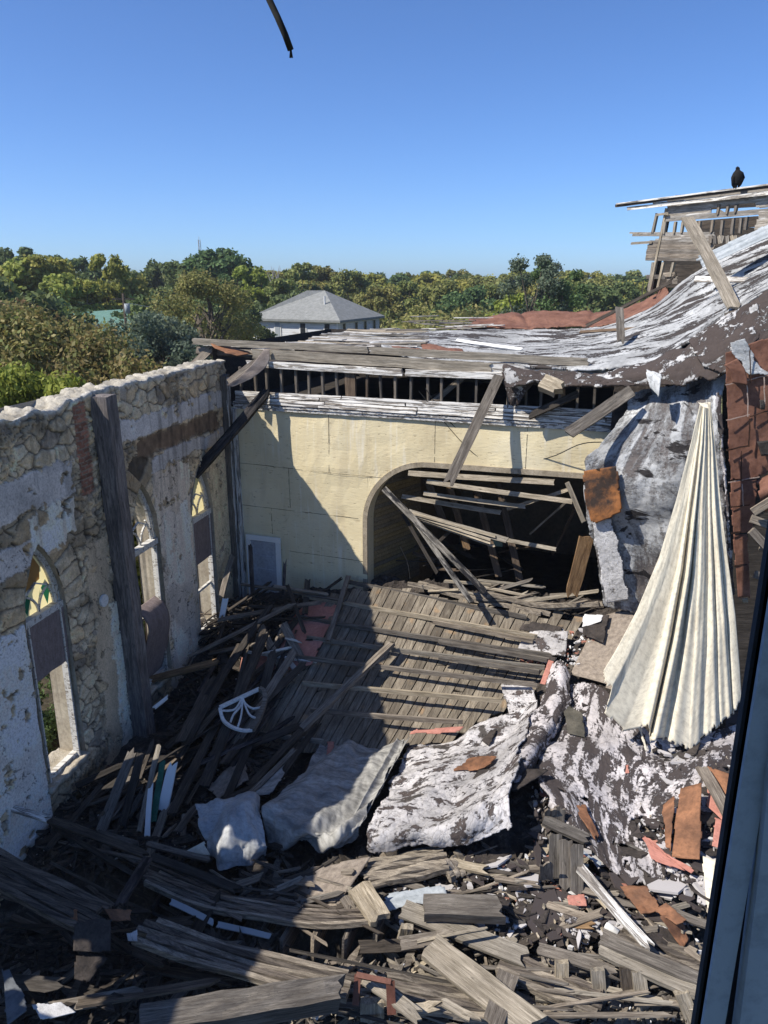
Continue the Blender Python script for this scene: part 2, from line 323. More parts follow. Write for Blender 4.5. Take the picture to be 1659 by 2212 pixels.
def pdist(S,Z,poly):
    D=np.full(S.shape,9.); T=np.zeros(S.shape); acc=0
    for i in range(len(poly)-1):
        (x0,y0),(x1,y1)=poly[i],poly[i+1]; L=math.hypot(x1-x0,y1-y0)
        t=np.clip(((S-x0)*(x1-x0)+(Z-y0)*(y1-y0))/(L*L),0,1); d=np.hypot(S-x0-t*(x1-x0),Z-y0-t*(y1-y0))
        m=d<D; D=np.where(m,d,D); T=np.where(m,acc+t*L,T); acc+=L
    return D,T
TH=.55; S0,S1=-.15,11.2; Z0,Z1=-.6,7.85
ns,nz=470,350
ss_=np.linspace(S0,S1,ns); zz_=np.linspace(0,1,nz)
def topz(s):
    s=np.asarray(s,float); t=7.84+.03*(fbm(s*3,s*0,3,5)-.5)*2+.05*(vn(s*4.2,s*0+3,6)-.5)
    t=t-ss(s,6.15,6.5)*.10-ss(s,8.9,9.2)*.05+ (vn(s*3.1,s*0+9,8)-.5)*.12*ss(s,6.2,6.6)
    return t
S,T=np.meshgrid(ss_,zz_); Z=Z0+T*(topz(S)-Z0)
Sw=S+(fbm(S*2.5,Z*2.5,3,11)-.5)*.26; Zw=Z+(fbm(S*2.5,Z*2.5,3,12)-.5)*.22
def cells(S,Z,cw,ch,seed):
    gx=S/cw; gy=Z/ch; ix=np.floor(gx); iy=np.floor(gy); F1=np.full(S.shape,9.);F2=np.full(S.shape,9.);ID=np.zeros(S.shape)
    for dx in (-1,0,1):
        for dy in (-1,0,1):
            jx=ix+dx; jy=iy+dy; px=jx+.5+(_h(jx,jy,seed)-.5)*.85+.5*(np.mod(jy,2)-.5); py=jy+.5+(_h(jx,jy,seed+1)-.5)*.8
            d=np.hypot((gx-px),(gy-py)); i=_h(jx,jy,seed+2)
            n=d<F1; F2=np.where(n,F1,np.minimum(F2,d)); ID=np.where(n,i,ID); F1=np.where(n,d,F1)
    return F1,F2,ID
a1,a2,aid=cells(Sw,Zw,.42,.28,31); b1,b2,bid=cells(Sw*1.05,Zw,.17,.11,77)
small=fbm(S*.9+5,Z*.9,3,21)>.56
F=np.where(small,(b2-b1),(a2-a1)); ID=np.where(small,bid,aid)
D1=np.full(S.shape,9.)
for wi,wd in enumerate(WIN):
    P=wout(*wd); D,Tt=pdist(S,Z,P); D1=np.minimum(D1,D)
    if wi<2:                                          # ring of long stones standing round the head of the opening
        sel=(D<.55+.15*vn(Tt*3,Tt*0,4))&(Z>3.8+wi)
        q=Tt/.30+ (D>.0)*0; f=q-np.floor(q); e=np.minimum(f,1-f)*2
        F=np.where(sel,np.minimum(e,np.clip((.62-D)*4,0,1)),F); ID=np.where(sel,_h(np.floor(q),np.floor(q)*0+wi,9),ID)
stone=ss(F,.02,.14)
hgt=stone*.045+(fbm(S*7,Z*7,5,41)-.5)*.075+(ID-.5)*.04*(stone>.4)-.03*ss(np.abs(fbm(S*3,Z*3,5,43)-.5),.02,.0)
big=fbm(S*1.1,Z*1.1,5,51); fine=fbm(S*7,Z*7,5,52); vf=fbm(S*22,Z*22,3,53)
def c3(r,g_,b): return np.array([r,g_,b])
base=c3(.36,.30,.22)*(1-ID[...,None])+c3(.50,.46,.39)*ID[...,None]
base=np.where((ID>.8)[...,None],c3(.44,.36,.26),base); base=np.where((ID<.14)[...,None],c3(.26,.24,.22),base)
base=base*c3(1.12,1.10,1.04)*(.55+.85*fine[...,None]); col=base*(1-.0)+0
mort=c3(.105,.088,.07)*(.6+.8*fine[...,None]); col=mort*(1-stone[...,None])+base*stone[...,None]
# grime on the raw stone
gr_=ss(fbm(S*.8+9,Z*1.6,5,61),.48,.62); col=col*(1-.45*gr_[...,None])
def lay(mask,c,h):
    global col,hgt,stone
    mask=np.clip(mask,0,1)*(ss(.70-fbm(S*3.3,Z*3.3,5,int(abs(h)*1000)),0,.02) if h>.03 else 1)
    ed=np.clip(1-np.abs(mask-.45)*2.4,0,1)[...,None]*.55; k=np.clip(mask,0,1)[...,None]; col=col*(1-k)+c*k; col=col*(1-ed); kk=np.clip(mask,0,1); hgt=hgt*(1-kk)+h*kk  # darkened rim paints the shadow at the plaster's broken edges
def band(v,lo,hi,e=.03,nz_=.22,sd=0,fr=2.2):
    j=(fbm(S*fr,Z*fr,5,70+sd)-.5)*nz_*2+(fbm(S*fr*4,Z*fr*4,4,170+sd)-.5)*nz_*.7; return ss(v+j,lo,lo+e)*(1-ss(v+j,hi-e,hi))
tan=c3(.40,.34,.26)*(.72+.55*fbm(S*3,Z*1.2,5,81)[...,None]); greyp=c3(.42,.42,.44)*(.6+.8*fbm(S*2.5,Z*2.5,5,82)[...,None])
# rough scratch coat over the lower and middle wall
lay(band(S,2.35,4.1,sd=1,nz_=.12)*band(Z,-1,5.75,nz_=.3,sd=2),c3(.50,.455,.41)*(.66+.7*fbm(S*2.2,Z*.9,5,83)[...,None]),.052)
lay(band(S,-1,1.25,sd=3,nz_=.06)*band(Z,-1,5.6,nz_=.2,sd=4),c3(.50,.43,.31)*(.75+.5*fine[...,None]),.05)
lay(band(S,6.0,6.85,sd=5,nz_=.28)*band(Z,-1,5.0,nz_=.4,sd=6),tan,.05)
lay(band(S,4.0,5.4,sd=7,nz_=.15)*band(Z,4.9,6.0,nz_=.3,sd=8)*.0,tan,.05)
# cement bands where the roof timbers once met the wall
lay(band(Z,6.62,7.12,nz_=.13,sd=9)*band(S,.15,5.4,nz_=.2,sd=10),greyp,.055)
lay(band(Z,6.02,6.72,nz_=.16,sd=11)*band(S,6.9,12,nz_=.2,sd=12),greyp*.95,.055)
lay(band(Z,5.10,5.55,nz_=.14,sd=13)*band(S,7.9,12,nz_=.1,sd=14),greyp*.85,.055)
lay(band(Z,6.08,6.62,nz_=.10,sd=15,e=.12)*band(S,.4,4.6,nz_=.3,sd=16),c3(.12,.085,.06)*(.5+1.1*fine[...,None]),.02)
lay(band(Z,5.72,6.1,nz_=.12,sd=17)*band(S,.2,4.2,nz_=.2,sd=18),greyp*.9,.05)
lay(band(S,7.0,8.35,nz_=.10,sd=19)*band(Z,5.15,6.05,nz_=.16,sd=20),c3(.60,.585,.55)*(.75+.45*fbm(S*1.5,Z*4,4,84)[...,None]),.07)
lay(band(S,5.9,6.35,nz_=.22,sd=21)*band(Z,-1,3.4,nz_=.2,sd=22),c3(.62,.58,.52)*(.7+.5*fine[...,None]),.065)
lay(band(S,8.8,13,nz_=.03,sd=23)*band(Z,-.2,4.1,nz_=.18,sd=24,fr=3),c3(.60,.60,.62)*(.62+.62*fbm(S*1.3,Z*1.3,6,85)[...,None]),.07)
lay(band(S,2.5,3.9,nz_=.3,sd=33)*band(Z,.5,4.6,nz_=.3,sd=34),c3(.55,.52,.50)*(.75+.5*fbm(S*3,Z*.8,5,86)[...,None]),.06)
# red brick filling up the top, by the post
bm_=band(S,6.28,6.72,nz_=.05,sd=25)*band(Z,5.9,7.7,nz_=.1,sd=26); bx=np.floor(Z/.085); bf=Z/.085-bx; bxx=S/.2+.5*np.mod(bx,2); bfx=bxx-np.floor(bxx)
bst=ss(np.minimum(bf,1-bf),.05,.16)*ss(np.minimum(bfx,1-bfx),.03,.08); bcol=np.where((bst>.5)[...,None],c3(.25,.12,.085)*(.5+.9*_h(np.floor(bxx),bx,3))[...,None],c3(.22,.19,.16)); lay(bm_,bcol,0); hgt=hgt+bm_*bst*.03
# hairline cracks, runs and soot
cr=np.abs(fbm(S*1.7,Z*1.4,5,88)-.5); crm=(cr<.006)&(Z<5.9); col=np.where(crm[...,None],col*.35,col); hgt=hgt-crm*.012
run=ss(fbm(S*7,Z*.7,4,89),.52,.7)*ss(Z,2.5,6.5); col=col*(1-.35*run[...,None])
soot=ss(fbm(S*.7,Z*.5,4,90),.5,.62)*(1-ss(Z,2.8,4.6))*band(S,-1,8.6,sd=30); col=col*(1-.3*soot[...,None])
col=col*(.85+.3*vf[...,None])*c3(1.58,1.47,1.30)
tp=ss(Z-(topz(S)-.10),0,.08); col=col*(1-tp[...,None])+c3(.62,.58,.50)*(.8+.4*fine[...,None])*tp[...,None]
P=np.empty(S.shape+(3,))
for a in range(3): P[...,a]=CORN[a]+A[a]*S+NL[a]*(hgt-.03)
P[...,2]=Z
cs=(S[:-1,:-1]+S[1:,1:])/2; cz=(Z[:-1,:-1]+Z[1:,1:])/2; keep=np.ones(cs.shape,bool)
for wd in WIN: keep&=~inpoly(cs,cz,wout(*wd))
idx=np.arange(S.size).reshape(S.shape); q=np.stack([idx[:-1,:-1],idx[1:,:-1],idx[1:,1:],idx[:-1,1:]],-1)[keep]
V=P.reshape(-1,3).tolist(); Fc=q.tolist(); Cc=col.reshape(-1,3).tolist()
# top of the wall: bumpy bed of stones, lit by the sun
nt_=9; base_i=len(V); tops=topz(ss_)
for j in range(1,nt_+1):
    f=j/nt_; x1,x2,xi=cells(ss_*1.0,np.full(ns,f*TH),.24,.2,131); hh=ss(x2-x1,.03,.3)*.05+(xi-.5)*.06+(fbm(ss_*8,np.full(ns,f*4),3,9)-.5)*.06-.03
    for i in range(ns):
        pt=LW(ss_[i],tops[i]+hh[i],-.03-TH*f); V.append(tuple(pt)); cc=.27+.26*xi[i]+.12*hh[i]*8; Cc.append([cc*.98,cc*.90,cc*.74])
def ti(j,i): return (nz-1)*ns+i if j==0 else base_i+(j-1)*ns+i
for j in range(nt_):
    for i in range(ns-1): Fc.append([ti(j,i),ti(j+1,i),ti(j+1,i+1),ti(j,i+1)])
# outer face (coarser) with the same openings
ob=len(V); no,mo=150,100; so_=np.linspace(S0,S1,no); zo_=np.linspace(Z0,7.8,mo)
for z in zo_:
    for s in so_: V.append(tuple(LW(s,z,-.03-TH))); Cc.append([.42,.37,.29])
So,Zo=np.meshgrid(so_,zo_); co_s=(So[:-1,:-1]+So[1:,1:])/2; co_z=(Zo[:-1,:-1]+Zo[1:,1:])/2; ko=np.ones(co_s.shape,bool)
for wd in WIN: ko&=~inpoly(co_s,co_z,wout(*wd))
for j in range(mo-1):
    for i in range(no-1):
        if ko[j,i]: a=ob+j*no+i; Fc.append([a,a+1,a+no+1,a+no])
# the wall runs on past the left edge of the view, and its far end
def wbox(s0,s1,z0,z1,o0,o1,c=(.42,.37,.29)):
    n=len(V); 
    for s,z,o in ((s0,z0,o0),(s1,z0,o0),(s1,z0,o1),(s0,z0,o1),(s0,z1,o0),(s1,z1,o0),(s1,z1,o1),(s0,z1,o1)): V.append(tuple(LW(s,z,o))); Cc.append(list(c))
    for f in ((0,3,2,1),(4,5,6,7),(0,1,5,4),(1,2,6,5),(2,3,7,6),(3,0,4,7)): Fc.append([n+t for t in f])
SUN_GAPS=[(ah(485,1803,.75),.13),(ah(497,1828,.7),.13),(ah(528,1812,.75),.09),(ah(505,1858,.2),.10),(ah(200,2095,.5),.22),(ah(240,2085,.5),.12),(ah(60,2125,.4),.16),(ah(130,2150,.35),.2),(ah(165,2180,.35),.2),(ah(185,2125,.4),.13),(ah(20,1742,1.0),.12),(ah(85,1766,1.0),.13),(ah(470,1700,.3),.2),(ah(250,1870,.2),.10)]  # holes made up in the unseen wall to let sun patches through
_g=[]
for p_,r_ in SUN_GAPS:
    t_=(p_-(CORN-NL*.3)).dot(NL)/LIGHT.dot(NL); q_=p_-LIGHT*t_; _g.append(((q_-CORN).dot(A),q_.z,r_*1.35+.05))
_st=.12; _ni=int((21-S1)/_st); _nj=int(8.4/_st)
for i in range(_ni):
    j0=None
    for j in range(_nj+1):
        sc_,zc_=S1+(i+.5)*_st,-.6+(j+.5)*_st; hole=j==_nj or any((sc_-a_)**2*1.6+(zc_-b_)**2*.5<c_*c_ for a_,b_,c_ in _g)
        if not hole and j0 is None: j0=j
        if hole and j0 is not None: wbox(S1+i*_st-.003,S1+(i+1)*_st,-.6+j0*_st,-.6+j*_st,-.2,-.4); j0=None
wbox(S0-.02,S0,-.6,7.75,-.03,-.03-TH)
me=bpy.data.meshes.new('stone_wall'); me.from_pydata(V,[],Fc); at_=me.color_attributes.new('albedo','FLOAT_COLOR','POINT'); at_.data.foreach_set('color',np.concatenate([np.clip(np.array(Cc),0,.8),np.ones((len(Cc),1))],1).astype(np.float32).reshape(-1)); me.update()
SM=N('stone_and_plaster'); ca=SM.n('Attribute',attribute_name='albedo'); nn=SM.noise(SM.coord('Object'),26,6,.7); cc_=SM.mix(SM.ramp(nn,[(.33,.45),(.55,0.)]),ca.outputs['Color'],(.10,.085,.07)); SM.bump(nn,.8,.02); SM.col(cc_)
wall=link('stone_wall',me,SM.m,None,True); tag(wall,'roofless rubble stone wall with crumbling plaster and pointed window openings, left side','stone wall')
try: wall.data.polygons.foreach_set('use_smooth',[True]*len(wall.data.polygons))
except Exception: pass
REV=plain('reveal_plaster',(.30,.25,.185),(.50,.44,.335),1.6,bump=.6); FLOORM=plain('sill_rubble',(.35,.30,.22),(.60,.54,.44),6,bump=1.,bd=.05)
YG=N('amber_glass'); YG.b.inputs['Base Color'].default_value=(.80,.66,.30,1)
def glassm(name,c):
    M=N(name); n_=M.noise(M.coord('Object'),3,4,.6); cl=M.mix(n_,tuple(x*.8 for x in c),c); M.l(cl,M.b.inputs['Base Color']); M.b.inputs['Roughness'].default_value=.35
    t=M.n('BsdfTranslucent'); M.l(cl,t.inputs[0]); mx=M.n('MixShader'); mx.inputs[0].default_value=.7; M.l(M.b.outputs[0],mx.inputs[1]); M.l(t.outputs[0],mx.inputs[2]); M.l(mx.outputs[0],M.t.nodes['Material Output'].inputs[0]); return M.m
GY=glassm('amber_glass_pane',(.90,.78,.42)); GG=glassm('green_glass_pane',(.03,.22,.16)); GB=glassm('brown_glass_pane',(.40,.25,.12))
PLY=plain('weathered_plywood',(.17,.135,.125),(.25,.20,.19),5,(1,3,1)); WHT=wood('window_paint',(.42,.38,.32),(.24,.2,.16),.1,paint=(.60,.58,.53),pa=.45)
for wi,wd in enumerate(WIN):
    c,hw,sill,spr,rise=wd; P=wout(*wd,n=12)
    m=MB(); vs=[]; nq=9
    for i,(s,z) in enumerate(P):
        for j in range(nq):
            o_=.03-.60*j/(nq-1); k_=(fbm(np.array(i*.6+wi*9),np.array(j*.7),3,5)-.5)*.07*(1 if wi<2 and z>3.9 else .35)
            ds=(c-s)*k_/max(hw,.1); vs.append(LW(s+ds,z-(k_ if z>spr else 0),o_))
    fs=[(i*nq+j,i*nq+j+1,(i+1)*nq+j+1,(i+1)*nq+j) for i in range(len(P)-1) for j in range(nq-1)]
    mesh('reveal',vs,fs,REV,wall,False)
    m=MB(); n=len(P)
    m.add([LW(c-hw,sill-.25,.10),LW(c+hw,sill-.25,.10),LW(c+hw,sill+.02,.06),LW(c-hw,sill+.02,.06),LW(c-hw,sill+.03,-.6),LW(c+hw,sill+.03,-.6)],[(0,1,2,3),(3,2,5,4)])
    r_=sheet('sill',[[LW(c-hw-.02,sill+.03,-.62),LW(c+hw+.02,sill+.03,-.62)],[LW(c-hw-.05,sill+.02,.10),LW(c+hw+.05,sill+.02,.10)]],FLOORM,24,18,.12,.06,4,0,parent=wall,seed=wi)
# ---- windows set in the wall
def wbar(m,a,b,w_,t,off):    # bar between (s,z) points in window plane
    (s0,z0),(s1,z1)=a,b; d=Vector((s1-s0,z1-z0)); L=d.length; 
    if L<1e-4: return
    d/=L; nrm=Vector((-d.y,d.x))*w_/2; 
    q=[(s0-nrm.x-d.x*w_*.15,z0-nrm.y-d.y*w_*.15),(s1-nrm.x+d.x*w_*.15,z1-nrm.y+d.y*w_*.15),(s1+nrm.x+d.x*w_*.15,z1+nrm.y+d.y*w_*.15),(s0+nrm.x-d.x*w_*.15,z0+nrm.y-d.y*w_*.15)]
    m.add([LW(a_,b_,off+t/2) for a_,b_ in q]+[LW(a_,b_,off-t/2) for a_,b_ in q],[(0,1,2,3),(7,6,5,4),(0,4,5,1),(1,5,6,2),(2,6,7,3),(3,7,4,0)])
def polybar(m,pts,w_,t,off):
    for a,b in zip(pts,pts[1:]): wbar(m,a,b,w_,t,off)
def window(wi,label,ply,low_top,casing=True):
    c,hw,sill,spr,rise=WIN[wi]; off=-.14; hw2=hw-.02; base=spr-.02
    root=empty('arched_window',LW(c,sill,off)); tag(root,label,'window')
    arc=[p for p in wout(c,hw2,base,spr,rise-.10,n=12)]
    m=MB(); polybar(m,arc,.085,.10,off); polybar(m,[(a+(c-a)*.16,b-.03*(b>spr)) for a,b in arc],.05,.06,off+.02); m.build('arch_frame',WHT,root)
    m=MB(); wbar(m,(c-hw2,base),(c+hw2,base),.13,.16,off+.03); m.build('transom',WHT,root)
    m=MB(); # gothic tracery
    R=lambda x0,z0,r,a0,a1,n=9:[(x0+r*math.cos(a0+(a1-a0)*i/n),z0+r*math.sin(a0+(a1-a0)*i/n)) for i in range(n+1)]
    w2=hw2-.09
    polybar(m,R(c-w2-.0,base+.02,w2,0,1.15),.035,.04,off); polybar(m,R(c+w2+.0,base+.02,w2,math.pi,math.pi-1.15),.035,.04,off)
    polybar(m,R(c-w2*1.0,base+.02,w2*1.95,.0,.62),.035,.04,off); polybar(m,R(c+w2*1.0,base+.02,w2*1.95,math.pi,math.pi-.62),.035,.04,off)
    polybar(m,[(c-w2*.80,spr+.42),(c,spr+.60),(c+w2*.80,spr+.42)],.03,.04,off)
    m.build('tracery',WHT,root)
    inner=wout(c,hw2-.03,base+.05,spr,rise-.15,n=10)
    def pane(poly,nm,mat,o2): mesh(nm,[LW(a,b,off+o2) for a,b in poly],[tuple(range(len(poly)))],mat,root)
    if wi!=1: pane(inner,'amber_pane',GY,-.03)
    if wi==0:
        pass
        pane([(c-w2*.35,spr+.62),(c+w2*.05,spr+.58),(c+.05,spr+1.08),(c-.04,spr+1.12),(c-w2*.45,spr+.85)][::-1],'brown_pane',GB,-.02)
        pane([(c+.01,spr+.58),(c+w2*.62,spr+.50),(c+w2*.40,spr+.95),(c+.06,spr+1.12)],'brown_pane',GB,-.022)
        pane([(c-w2*.88,spr+.34),(c-w2*.66,spr+.56),(c-w2*.35,spr+.44),(c-w2*.62,spr+.06)],'green_pane',GG,-.018)
        pane([(c-w2*.30,spr+.42),(c-w2*.06,spr+.20),(c-.0,base+.1),(c-w2*.22,spr+.18)],'green_pane',GG,-.018)
        pane([(c+w2*.88,spr+.34),(c+w2*.5,spr+.50),(c+w2*.35,spr+.32),(c+w2*.62,spr+.06)],'green_pane',GG,-.018)
    if ply: 
        a,b=ply; board(LW(c,b+.02,off+.09),LW(c,a,off+.09),hw*2+.02,.02,None,'plywood_cover',PLY,up=NL,parent=root)
    m=MB()
    if casing:
        for s in (c-hw+.06,c+hw-.05):
            for k_,(o2,ww) in enumerate(((0,.10),(.05,.05),(.09,.035))): wbar(m,(s+(.03*k_ if s<c else -.03*k_),sill+.03),(s+(.03*k_ if s<c else -.03*k_),base),ww,.06,off+o2)
        wbar(m,(c-hw+.05,sill+.06),(c+hw-.05,sill+.06),.09,.12,off)
        if low_top: wbar(m,(c-hw+.05,low_top),(c+hw-.05,low_top),.07,.07,off)
    m.build('casing',WHT,root); return root
window(0,'pointed window with amber and green panes over a plywood board, nearest the left edge','' or (2.85,4.0),None)
window(1,'tall white arched window half hidden behind the leaning square post','' or None,2.4)
window(2,'amber arched window with plywood panel beside the corner of the yellow wall',(2.72,3.98),1.95)
# curled board in the middle window
c=WIN[1][0]; sheet('curled_plywood',[[LW(c-.5,2.7,-.2),LW(c+.45,2.7,-.2)],[LW(c-.5,2.55,.05),LW(c+.45,2.55,.05)],[LW(c-.5,2.1,.16),LW(c+.45,2.2,.14)],[LW(c-.55,1.2,-.05),LW(c+.55,1.3,-.1)],[LW(c-.5,.75,-.2),LW(c+.5,.8,-.2)]],PLY,16,30,.02,.02,1,0,'curled brown plywood bulging out of the middle window opening','plywood sheet')
# round white disc on the wall
q=lw(222,1297,.04); m=MB(); m.tube([q,q+NL*.05],.13,20); d_=m.build('round_plate',WHITE,None,False); tag(d_,'small round pale plate fixed to the plaster left of the square post','wall plate')
# ---- big post, corner post
m=MB(); 
def lwbox(m,s0,s1,z0,z1,o0,o1,lean=0,mi=0):
    P=[LW(s+ (lean if z==z0 else 0),z,o) for z in (z0,z1) for s,o in ((s0,o0),(s1,o0),(s1,o1),(s0,o1))]
    m.add(P,[(0,3,2,1),(4,5,6,7),(0,1,5,4),(1,2,6,5),(2,3,7,6),(3,0,4,7)],mi)
post=empty('square_post',LW(5.6,-.2,.2)); tag(post,'massive square weathered timber post leaning against the stone wall','post')
board(LW(5.74,-.3,.19),LW(5.96,7.78,.20),.37,.36,None,'shaft',wood('post_wood',(.34,.30,.275),(.13,.115,.11),.05,9),up=NL,parent=post,split=(0,.02))
board(LW(5.50,-.3,.14),LW(5.70,7.72,.15),.10,.30,None,'side_strip',WG,up=NL,parent=post,split=(0,.05))
cpst=empty('corner_post',BW(.2,0,.1)); tag(cpst,'tall weathered corner post between the stone wall and the yellow wall','post')
board(BW(.12,.9,.12),BW(.12,7.45,.12),.20,.16,None,'outer_strip',WP,up=NB,parent=cpst); board(BW(.33,.9,.06),BW(.33,6.6,.06),.10,.14,None,'inner_strip',WP,up=NB,parent=cpst); board(LW(.12,.9,.10),LW(.12,7.5,.10),.22,.18,None,'side_strip',WG,up=NL,parent=cpst)
# ================================================================ yellow back wall
YM=N('yellow_wallboard'); v=YM.coord('Object'); b_=YM.noise(v,.5,5,.6); s_=YM.noise(YM.coord('Object',(2.2,2.2,9)),2.2,8,.72); st=YM.noise(YM.coord('Object',(7,7,.35)),1.2,5,.6)
c_=YM.ramp(b_,[(.3,(.63,.53,.33)),(.55,(.72,.625,.41)),(.75,(.76,.68,.49))]); c_=YM.mix(YM.ramp(s_,[(.355,.8),(.40,0.)]),c_,(.32,.25,.15)); c_=YM.mix(YM.ramp(st,[(.56,0.),(.70,.45)]),c_,(.80,.77,.69)); c_=YM.mix(YM.ramp(YM.noise(YM.coord('Object',(3,3,.5)),.8,4,.5),[(.55,0.),(.7,.25)]),c_,(.40,.31,.2))
dr_=YM.noise(YM.coord('Object',(1.1,1.1,.9)),1.6,8,.7,1.2); c_=YM.mix(YM.ramp(dr_,[(.60,0.),(.68,.35)]),c_,(.36,.28,.17)); YM.bump(YM.math('ADD',b_,YM.math('MULTIPLY',s_,.25)),.6,.07); YM.col(c_)
root=empty('stage_wall',BW(0,0,0)); tag(root,'yellow panelled end wall with wide arched stage opening under open studs','wall')
def bulge(u,z):
    return (.05*float(fbm(np.array(u*.9),np.array(z*.9),3,3)-.5)*2+.05*math.exp(-((z-5.02)/.22)**2)*math.exp(-((u-3.3)/1.3)**2)*(1 if u<4.1 else .0)) if u>.2 else 0
def archu(u):
    if u<4.17: return None
    if u<5.84: t=(5.84-u)/1.67; return 3.72+1.66*math.sqrt(max(0,1-t*t))
    return 5.38+ (u-5.84)*.012
us=sorted(set([0,4.17]+[4.17*i/16 for i in range(17)]+[4.17+1.67*(1-math.cos(math.pi/2*i/18)) for i in range(19)]+[5.84+4.8*i/16 for i in range(17)]))
m=MB(); nzz=14
for a,b in zip(us,us[1:]):
    za,zb=(-.3,-.3) if b<=4.1701 else (archu(a+1e-6),archu(b))
    for k_ in range(nzz):
        f0,f1=k_/nzz,(k_+1)/nzz
        def pz(u,zl,f):
            z=zl+(6.62-zl)*f; return BW(u,z,bulge(u,z))
        m.add([pz(a,za,f0),pz(b,zb,f0),pz(b,zb,f1),pz(a,za,f1)],[(0,1,2,3)])
    # reveal inside the arch
    if a>=4.17-1e-6: m.add([BW(a,za,.0),BW(b,zb,.0),BW(b,zb,-.45),BW(a,za,-.45)],[(0,3,2,1)])
m.add([BW(4.17,-.3,0),BW(4.17,3.72,0),BW(4.17,3.72,-.45),BW(4.17,-.3,-.45)],[(0,1,2,3)])
m.build('wallboard',YM.m,root,False)
# trim round the opening
pts=[(4.17,.4)]+[(4.17,z) for z in (1.5,2.6,3.5)]+[(u,archu(u)) for u in us if 4.17<u<10.5]
m=MB()
for (u0,z0),(u1,z1) in zip(pts,pts[1:]):
    d=Vector((u1-u0,z1-z0)).normalized(); n_=Vector((-d.y,d.x))*.13
    q=[(u0,z0),(u1,z1),(u1+n_.x,z1+n_.y),(u0+n_.x,z0+n_.y)]
    m.add([BW(a,b,.035) for a,b in q]+[BW(a,b,-.01) for a,b in q],[(0,1,2,3),(0,4,5,1),(2,6,7,3)])
m.build('arch_trim',plain('weathered_trim',(.24,.20,.145),(.42,.36,.27),4,bump=.3),root)
m=MB()
def seam(m,a,b,w_=.012,n=16,sd=0):
    for i in range(n):
        f0,f1=i/n,(i+1)/n; u0,z0=a[0]+(b[0]-a[0])*f0,a[1]+(b[1]-a[1])*f0; u1,z1=a[0]+(b[0]-a[0])*f1,a[1]+(b[1]-a[1])*f1
        d=Vector((u1-u0,z1-z0)).normalized(); n_=Vector((-d.y,d.x))*w_*random.uniform(.5,1.3)
        if random.random()<.1: continue
        m.add([BW(a_,b_,bulge(a_,b_)+.006) for a_,b_ in ((u0,z0),(u1,z1),(u1+n_.x,z1+n_.y),(u0+n_.x,z0+n_.y))],[(0,1,2,3)])
for a,b in (((.3,5.05),(4.9,4.98)),((.35,3.83),(4.15,3.80)),((.4,2.62),(4.15,2.60)),((3.1,5.03),(3.1,6.6)),((1.9,3.83),(1.9,5.03)),((1.3,2.62),(1.3,3.83)),((6.0,5.45),(6.0,6.6)),((8.3,5.5),(8.3,6.6)),((3.0,.9),(3.0,1.3))): seam(m,a,b)
m.build('panel_joint',plain('dark_joint',(.10,.08,.05),(.16,.12,.08),5),root)  # dark strips along the wallboard joints
# moulding and clapboards above
rot=[(6.58,.09,.10),(6.66,.06,.14),(6.73,.05,.09)]
m=MB()
for z,h_,o_ in rot: m.obox(BW(.3,z,0),Wd*10.2,NB*o_*.6,UP*h_*.93)
m.build('cornice',WP,root)
for k_ in range(4):
    z=6.79+k_*.085; u=.38
    while u<10.4:
        L=random.uniform(2.2,4.6); e=min(u+L,10.4)
        if not(k_==0 and 3.0<u<6.5 and False):
            board(BW(u,z+random.uniform(-.008,.008),.09-.008*k_),BW(e,z+random.uniform(-.012,.012)-(.02 if k_<2 else 0),.09-.008*k_),.078,.02,None,'clapboard',WP,up=NB+UP*.25,parent=root,split=(.02,.03))
        u=e+.006
for i in range(26):
    u=.5+i*.405+random.uniform(-.03,.03)
    if u>10.3: break
    wd_=.055 if i not in (8,) else .28
    board(BW(u,6.72,-.05-(.1 if i%3==1 else 0)),BW(u+random.uniform(-.03,.03),7.72,-.05),wd_,.09,None,'stud',WB if i in (8,9) else WG,up=NB,parent=root)
for u0,u1,z0,z1,o_,w_ in ((.75,5.2,7.80,7.74,.03,.17),(5.2,10.4,7.74,7.78,.03,.16),(.9,7.4,8.06,7.92,-.06,.24),(-1.0,4.2,8.32,8.24,-.16,.16),(4.2,9.6,8.24,8.12,-.16,.18),(6.5,10.4,7.95,7.9,-.1,.2)):
    board(BW(u0,z0,o_),BW(u1,z1,o_),w_,.09,None,'plate_beam',WL if z0>8 else WP,up=NB,parent=root,split=(.05,.12))
board(BW(5.6,6.8,-.5),BW(6.7,7.75,-.5),.14,.05,None,'brace',WG,up=NB,parent=root)
# door
dr=empty('panel_door',BW(.56,.9,.05)); tag(dr,'grey five-panel door half buried in rubble in the yellow wall','door')
m=MB(); 
for a,b in (((.48,.7),(.62,2.85)),((1.42,.7),(1.56,2.85)),((.48,2.85),(1.56,2.99))): m.obox(BW(a[0],a[1],.03),Wd*(b[0]-a[0]),NB*.07,UP*(b[1]-a[1]))
m.build('door_frame',WPW,dr)
DM=plain('door_paint',(.34,.36,.40),(.42,.44,.48),2,bump=.1)
m=MB(); m.obox(BW(.62,.7,.03),Wd*.8,NB*.02,UP*2.15)
for z in (.72,1.1,1.5,1.9,2.3,2.73): m.obox(BW(.72,z,.05),Wd*.60,NB*.02,UP*.10)
for u in (.62,1.32): m.obox(BW(u,.7,.05),Wd*.1,NB*.02,UP*2.15)
m.build('door_leaf',DM,dr)
